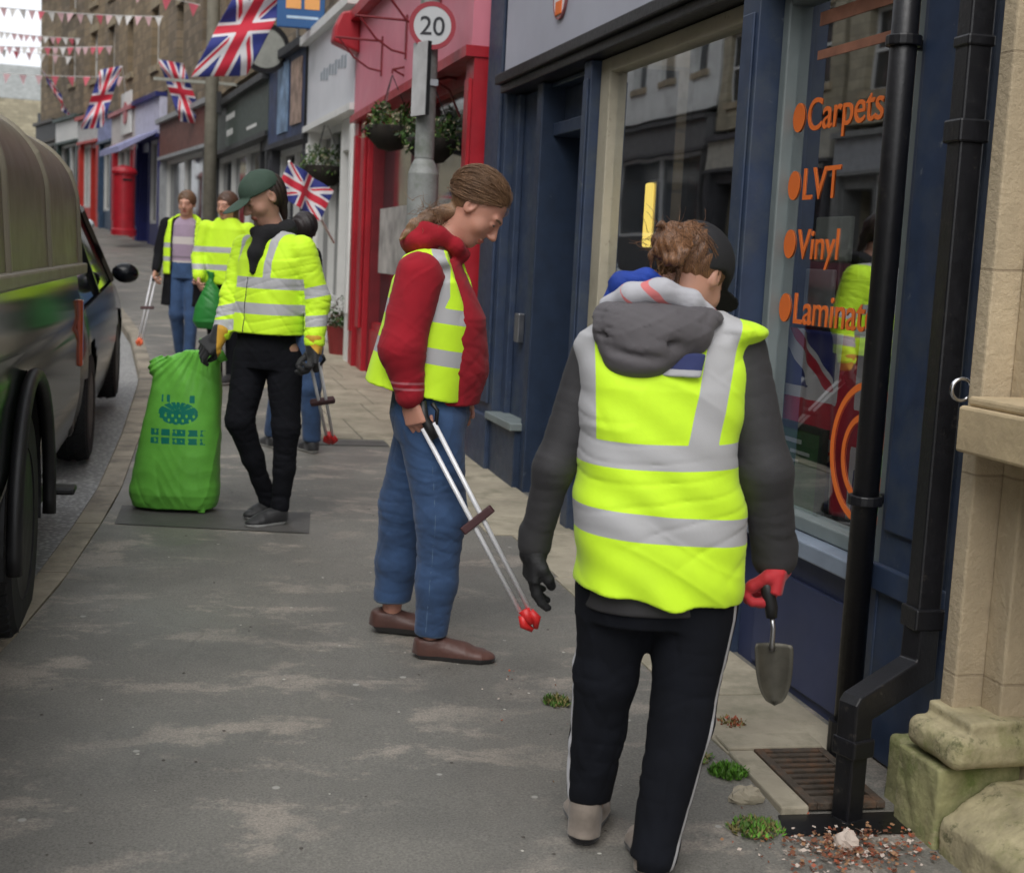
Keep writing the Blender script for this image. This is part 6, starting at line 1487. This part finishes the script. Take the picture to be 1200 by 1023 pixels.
# ================= people farther up the pavement
def simple(label, base, J, cols, face, head_c, parts, h=.010, rz=-12.85, hairspec=None, group=None, vest=None, coat=None, top=None, trc=None, skirt=None, legs=None, arms=None, bandf=None, hatc=None, longhair=False, sitem=None):
    p = person(label, base, group, rz); Fv = nrm(face*1.0 if isinstance(face, np.ndarray) else face); Fh = nrm((Fv[0], Fv[1], 0)); Lh = nrm((-Fh[1], Fh[0], 0))
    H = headframe(head_c, Fv, (Fh[0]*.25, Fh[1]*.25, 1), .98); cx, cy = J
    neck = [(cx, cy, 1.33), (cx+(head_c[0]-cx)*.5, cy+(head_c[1]-cy)*.5, 1.42), (head_c[0]-Fh[0]*.02, head_c[1]-Fh[1]*.02, head_c[2]-.07)]
    def body(P):
        d = head_sdf(P, H); d = smin(d, chain(P, neck, [.07, .053, .052], .03), .02)
        d = smin(d, loft(P, [(cx, cy, .85, .12, .08), (cx, cy, 1.3, .13, .07)], Lh, Fh), .04)
        for a in arms:
            d = smin(d, chain(P, a, [.038, .030, .022]), .03); w = np.array(a[2]); dd = nrm(w-np.array(a[1])); e = w+dd*.02
            d = smin(d, hand_sdf(P, e, dd, (Fh[0]*.3+(cx-w[0])*2, Fh[1]*.3+(cy-w[1])*2, 0), 1 if (w-np.array([cx, cy, 0]))@np.append(Lh[:2], 0) > 0 else -1, .8, .95, 1.1), .008)
        for l in legs: d = smin(d, chain(P, l, [.07, .045, .032]), .04)
        return d
    mesh_sdf('body', body, (-.45, -.45, .0), (.45, .45, 1.78), h*.75, SKIN, p, head_attrs(H))
    def hair(P):
        q = (P-H[0])@H[1].T; d = ell(q, (0, -.018, .032), (.086, .102, .096)); f = smin(ell(q, (0, .11, -.045), (.075, .08, .10)), ell(q, (0, .05, -.11), (.12, .08, .08)), .02)
        d = smax(d, -f, .012)
        if longhair: d = smin(d, chain(P, [tuple(H[0]-Fh*.05+A(0, 0, .0)), tuple(H[0]-Fh*.06-A(0, 0, .14)), tuple(H[0]-Fh*.05+Lh*.03-A(0, 0, .24))], [.075, .07, .03], .02), .03)
        return d+.002*np.sin(P@A(160, 160, 60))
    mesh_sdf('hair', hair, (head_c[0]-.2, head_c[1]-.2, head_c[2]-.32), (head_c[0]+.2, head_c[1]+.2, head_c[2]+.2), h*.6, hairspec, p)
    for nm, m, f, at in parts(cx, cy, Lh, Fh, p):
        mesh_sdf(nm, f, (-.5, -.5, -.02), (.5, .5, 1.62), h, m, p, at)
    for i, l in enumerate(legs):
        a = np.array(l[2]); z = 0 if len(l) < 4 else l[3]
        he = np.array([a[0]-Fh[0]*.07, a[1]-Fh[1]*.07, 0.0]); to = he+np.array([Fh[0]*.27, Fh[1]*.27, 0.0])
        boot('shoe', tuple(he), tuple(to), SHK, p, .048, .075, lo=.02)
    return p
DARKC = attr_mat('black_coat', (.008, .008, .010), [], .9, var=.3, sheen=0)
JUMP = attr_mat('striped_jumper', (.36, .27, .36), [('pale', (.55, .50, .48), .8), ('mid', (.22, .17, .22), .8)], .9, sheen=.05)
def far_parts(cx, cy, L, F, p):
    def jumper(P): return loft(P, [(cx, cy, .93, .145, .105), (cx, cy, 1.15, .150, .11), (cx, cy, 1.33, .14, .09), (cx, cy, 1.40, .07, .06)], L, F)+folds(P, .003, seed=1)
    def coat(P):
        d = loft(P, [(cx, cy+.01, .56, .235, .15), (cx, cy+.01, .9, .205, .135), (cx, cy, 1.2, .20, .125), (cx, cy, 1.34, .175, .10), (cx, cy, 1.41, .09, .07)], L, F)
        for a in FARM: d = smin(d, chain(P, a, [.065, .055, .045]), .03)
        lat = np.abs((P-A(cx, cy, 0))@L); fr = (P-A(cx, cy, 0))@F
        return smax(d, np.minimum(.105-lat, fr-.0)*1.0, .008)+folds(P, .004, seed=2)
    def vest(P):
        d = loft(P, [(cx, cy, .86, .225, .155), (cx, cy, 1.2, .215, .14), (cx, cy, 1.36, .185, .11), (cx, cy, 1.43, .09, .075)], L, F)
        lat = np.abs((P-A(cx, cy, 0))@L); fr = (P-A(cx, cy, 0))@F
        d = smax(d, np.minimum(.115-lat, fr), .008); return smax(d, lat-.20, .01)+folds(P, .003, seed=3)
    def jeans(P):
        d = loft(P, [(cx, cy, .97, .15, .105), (cx, cy, .82, .165, .115)], L, F)
        for l in FLEG: d = smin(d, chain(P, l, [.095, .068, .055]), .02)
        return smax(d, -(P[:, 2]-.07), .01)+folds(P, .003, seed=4)
    return [('jumper', JUMP, jumper, {'pale': lambda V: np.minimum(np.abs(V[:, 2]-1.18)-.035, np.abs(V[:, 2]-.965)-.022), 'mid': lambda V: np.abs(V[:, 2]-1.02)-.012}), ('coat', DARKC, coat, None),
            ('waistcoat', HIVIS, vest, {'band': lambda V: np.minimum(np.abs(V[:, 2]-1.0)-.022, np.abs(V[:, 2]-1.13)-.022), 'dark': lambda V: V[:, 2]*0+1}), ('jeans', DEN, jeans, {'cuff': lambda V: V[:, 2]*0+1})]
FARM = [[(-.185, .0, 1.33), (-.245, -.02, 1.08), (-.255, -.10, .90)], [(.165, .0, 1.33), (.215, .03, 1.08), (.19, -.08, .90)]]
FLEG = [[(-.085, 0, .84), (-.065, -.06, .47), (-.055, .10, .09)], [(.075, 0, .84), (.085, -.07, .47), (.075, -.10, .09)]]
simple('person walking downhill in a striped lilac jumper, open hi-vis waistcoat, long black coat and jeans', (-.202, 13.689, .365), (0, 0), None, (-.05, -1, -.12), (.008, -.03, 1.535), far_parts, hairspec=hair_mat('hair_brown_short', (.06, .03, .015), (.22, .12, .06)), arms=FARM, legs=FLEG)
picker((-.202, 13.689, .365), -12.85, (-.265, -.13, .83), (-.36, -.25, .22), 'long litter picker with orange end held by the walking woman in the striped jumper', jaw=(.7, .12, .04))
def p4_parts(cx, cy, L, F, p):
    def jk(P):
        d = loft(P, [(cx, cy, .86, .215, .15), (cx, cy, 1.15, .21, .14), (cx, cy, 1.33, .185, .11), (cx, cy, 1.42, .09, .08)], L, F)
        for a in P4A: d = smin(d, chain(P, a, [.07, .06, .05]), .03)
        return d+folds(P, .004, seed=12)
    def tr(P):
        d = loft(P, [(cx, cy, .95, .16, .11), (cx, cy, .82, .165, .115)], L, F)
        for l in P4L: d = smin(d, chain(P, l, [.09, .065, .055]), .02)
        return smax(d, -(P[:, 2]-.07), .01)
    return [('jacket', HIVIS, jk, {'band': lambda V: np.minimum(np.abs(V[:, 2]-1.0)-.024, np.abs(V[:, 2]-1.15)-.024), 'dark': lambda V: V[:, 2]*0+1}), ('trousers', BLT, tr, None)]
P4A = [[(-.18, .0, 1.33), (-.235, -.03, 1.08), (-.20, -.16, .92)], [(.18, .0, 1.33), (.23, .0, 1.08), (.22, -.06, .88)]]
P4L = [[(-.08, 0, .84), (-.08, -.04, .47), (-.08, .06, .09)], [(.08, 0, .84), (.08, -.06, .47), (.09, -.08, .09)]]
p4b = (.165, 12.2, zg(12.2))
simple('person in a hi-vis jacket with long brown hair mostly hidden behind the green cap wearer', p4b, (0, 0), None, (-.35, -.93, -.1), (.0, -.03, 1.53), p4_parts, hairspec=hair_mat('hair_long_brown', (.04, .02, .012), (.14, .07, .04)), arms=P4A, legs=P4L, longhair=True)
S2b = empty('refuse_sack', (p4b[0]-.13, p4b[1]-.22, p4b[2]+.06), math.radians(-12.85), 'half filled green refuse sack carried at the side of the far hi-vis jacket wearer', 'refuse sack')
mesh_sdf('sack_body', lambda P: loft(P, [(-.02, 0, .42, .09, .08), (-.01, 0, .48, .135, .11), (.0, 0, .60, .13, .10), (.01, 0, .72, .085, .07), (.0, 0, .80, .035, .03), (.0, 0, .84, .018, .018), (.0, 0, .90, .03, .02)], (1, 0, 0), (0, 1, 0))+folds(P, .010, (10, 10, 8), 5), (-.25, -.2, .3), (.25, .2, .95), .009, attr_mat('dark_green_polythene', (.03, .20, .04), [], .35, sheen=0), S2b)
def p5_parts(cx, cy, L, F, p):
    def jk(P):
        d = loft(P, [(cx, cy, .80, .20, .15), (cx, cy, 1.15, .20, .14), (cx, cy, 1.33, .18, .11), (cx, cy, 1.44, .10, .09)], L, F)
        for a in P5A: d = smin(d, chain(P, a, [.068, .058, .05]), .03)
        return d+folds(P, .004, seed=14)
    def tr(P):
        d = loft(P, [(cx, cy, .95, .16, .11), (cx, cy, .82, .165, .115)], L, F)
        for l in P5L: d = smin(d, chain(P, l, [.10, .075, .062]), .02)
        return smax(d, -(P[:, 2]-.08), .01)+folds(P, .003, seed=15)
    return [('jacket', DARKC, jk, None), ('jeans', DEN, tr, {'cuff': lambda V: V[:, 2]*0+1})]
P5A = [[(-.17, .06, 1.33), (-.2, .1, 1.08), (-.16, .12, .86)], [(.14, -.03, 1.33), (.17, -.05, 1.08), (.165, -.06, .80)]]
P5L = [[(.02, .03, .82), (-.05, .05, .46), (-.12, .16, .12)], [(.14, .0, .82), (.16, -.05, .46), (.17, .03, .09)]]
simple('person in a dark coat and jeans walking just behind the green cap wearer', (.514, 8.68, .232), (-.01, .02), None, (-.5, .8, -.1), (.075, .0, 1.50), p5_parts, hairspec=hair_mat('hair_black', (.008, .006, .006), (.03, .02, .02)), arms=P5A, legs=P5L).scale = (.93, .93, .93)
picker((.281, 6.666, .178), -12.85, (.262, -.13, .80), (.285, .30, .40), 'litter picker with red jaw trailing from the yellow cuffed glove of the cap wearer')

# loose strands: fine ribbons laid over the sculpted hair and standing off it
def strands(parent, H, ends, n, seed, mat, rad=(.085, .105, .097), cen=(0, -.020, .034), r=.0009, lift=.003, keep=None, fly=0, flyc=None):
    g = np.random.default_rng(seed); c, R, s = H; q = MB(); rad = np.array(rad)*1.01
    for k in range(n):
        for _ in range(40):
            v = g.normal(0, 1, 3); v /= np.linalg.norm(v)
            if keep is None or keep(v): break
        e = np.array(ends)+g.normal(0, .08, 3); e /= np.linalg.norm(e); pts = []; l = abs(g.normal(0, lift)); m = 9; stop = g.uniform(.75, 1)
        wob = g.normal(0, .03, 3)
        for j in range(m):
            t = j/(m-1)*stop; w_ = v*(1-t)+e*t+wob*math.sin(t*3.1); w_ /= np.linalg.norm(w_)
            pl = np.array(cen)+w_*(rad+l*math.sin(t*3.14)); pts.append(tuple(c+(pl*s)@R))
        q.tube(pts, [r*(.4 if j in (0, m-1) else 1) for j in range(m)], 4, cap=False)
    for k in range(fly):
        p0 = np.array(flyc)+g.normal(0, .026, 3); d = g.normal(0, 1, 3); d /= np.linalg.norm(d); pts = []
        for j in range(6):
            pts.append(tuple(p0)); d = d+g.normal(0, .35, 3); d /= np.linalg.norm(d); p0 = p0+d*.012
        q.tube(pts, [r*.9, r*.9, r*.8, r*.7, r*.5, r*.3], 4, cap=False)
    o = q.build('loose_strands', mat, parent, smooth=True, fix=False); o['kind'] = 'stuff'; return o
strands(PR_, HDR, (0, -.9, -.40), 1100, 1, HAIRL, lift=.006, keep=lambda v: v[2]*.097+.034 > .006+(.86 if v[1]*.105-.02 > 0 else 1.7)*(v[1]*.105-.02) and v[2] > -.3, fly=160, flyc=(-.05, .06, 1.51))
strands(FGP, FGH, (-.25, -.93, .42), 520, 2, FGM, keep=lambda v: v[2] > -.55 and v[1] < .25, rad=(.083, .101, .093), cen=(0, -.018, .030), fly=150, flyc=(-.003, .025, 1.480))

# ------------------------------------------------------------------ weathered stone at the foot of the pier (shop-local axes: x along street, y to the road)
def sbox(P, x0, x1, y0, y1, z0, z1, r=.02):
    c = A((x0+x1)/2, (y0+y1)/2, (z0+z1)/2); hw = A((x1-x0)/2-r, (y1-y0)/2-r, (z1-z0)/2-r); q = np.abs(P-c)-hw
    return np.sqrt((np.maximum(q, 0)**2).sum(1))+np.minimum(q.max(1), 0)-r
def rough(P, a, seed):
    g = np.random.default_rng(seed); o = 0
    for k in range(6):
        w = g.normal(0, 1, 3).astype(np.float32)*34*1.7**k; w2 = g.normal(0, 1, 3).astype(np.float32)*20*1.6**k
        o = o+np.sin(P@w+2*np.sin(P@w2))*.6**k
    return o*a
STN = M('lichen_sandstone', (.38, .33, .20), .95, var=.3, vs=9, bump=1.0, bs=60, dirt=(.20, .20, .08), dscale=5)
wear(STN, (.07, .075, .03), 17, .56, .66)
STN2 = M('damp_mossy_stone', (.26, .25, .12), .95, var=.35, vs=9, bump=1.0, bs=60, dirt=(.12, .15, .04), dscale=6)
wear(STN2, (.34, .30, .18), 13, .56, .66)
mesh_sdf('base_moulding', lambda P: smin(sbox(P, 2.93, 3.165, -.08, .205, .30, .385, .032), sbox(P, 2.95, 3.15, -.08, .15, .36, .42, .008), .012)+rough(P, .0010, 1), (2.88, -.1, .27), (3.22, .24, .46), .005, STN, PB)
mesh_sdf('plinth', lambda P: smin(sbox(P, 2.985, 3.185, -.1, .205, -.1, .29, .010), sbox(P, 3.15, 3.32, -.1, .155, -.1, .27, .02), .01)+rough(P, .0012, 2), (2.93, -.12, -.1), (3.38, .26, .34), .006, STN2, PB)
def pl2(P):
    d = sbox(P, 1.6, 2.975, -.1, .20, -.1, .26, .012); d = smax(d, ((P[:, 1]-.06)*.55+(P[:, 2]-.235)*.83)-.02, .006); return d+rough(P, .0012, 3)
mesh_sdf('plinth', pl2, (2.2, -.12, -.1), (3.0, .26, .32), .008, STN, PB)
b = MB(); b.box(2.6, 2.989, -.1, -.028, .24, 4.5); b.build('pier_return', DRESSED2, PB, bevel=.004)

# ------------------------------------------------------------------ repeated pieces become objects of their own
def split_pieces(o, gap=.012):
    me = o.data; n = len(me.vertices); co = np.empty(n*3, np.float32); me.vertices.foreach_get('co', co); co = co.reshape(-1, 3)
    key = {}; par = list(range(n))
    def find(i):
        while par[i] != i: par[i] = par[par[i]]; i = par[i]
        return i
    for i, c in enumerate(np.round(co*4000).astype(int).tolist()):
        c = tuple(c)
        if c in key: par[find(i)] = find(key[c])
        else: key[c] = i
    for f in me.polygons:
        v = f.vertices; a = find(v[0])
        for k in v[1:]: par[find(k)] = a
    root = [find(i) for i in range(n)]; isl = {}
    for i, r_ in enumerate(root): isl.setdefault(r_, []).append(i)
    grp = [(co[v].min(0)-gap/2, co[v].max(0)+gap/2, set(v)) for v in isl.values()]
    ch = True
    while ch:
        ch = False
        for i in range(len(grp)):
            for j in range(i+1, len(grp)):
                if (grp[i][0] <= grp[j][1]).all() and (grp[j][0] <= grp[i][1]).all():
                    grp[i] = (np.minimum(grp[i][0], grp[j][0]), np.maximum(grp[i][1], grp[j][1]), grp[i][2]|grp[j][2]); grp.pop(j); ch = True; break
            if ch: break
    if len(grp) < 2: return
    kids = list(o.children)
    for gi, (_, _, vs) in enumerate(grp):
        idx = sorted(vs); mp = {v: k for k, v in enumerate(idx)}
        fs = [[mp[q] for q in f.vertices] for f in me.polygons if f.vertices[0] in vs]; sm = [f.use_smooth for f in me.polygons if f.vertices[0] in vs]
        m2 = bpy.data.meshes.new(me.name); m2.from_pydata(co[idx].tolist(), [], fs); m2.update(); m2.polygons.foreach_set('use_smooth', sm)
        for m_ in me.materials: m2.materials.append(m_)
        if gi == 0: first = m2
        else:
            c = o.copy(); c.data = m2; COL.objects.link(c)
    o.data = first
for o in list(COL.objects):
    if o.type == 'MESH' and o.name.split('.')[0] in ('collar', 'mullion', 'bracket', 'canopy_rail', 'canopy_rib', 'sign_mark', 'orange_square', 'headlight', 'tail_light', 'stand_leg', 'vinyl_band', 'print', 'band', 'pillar', 'side_wall', 'window') and not o.children:
        split_pieces(o)
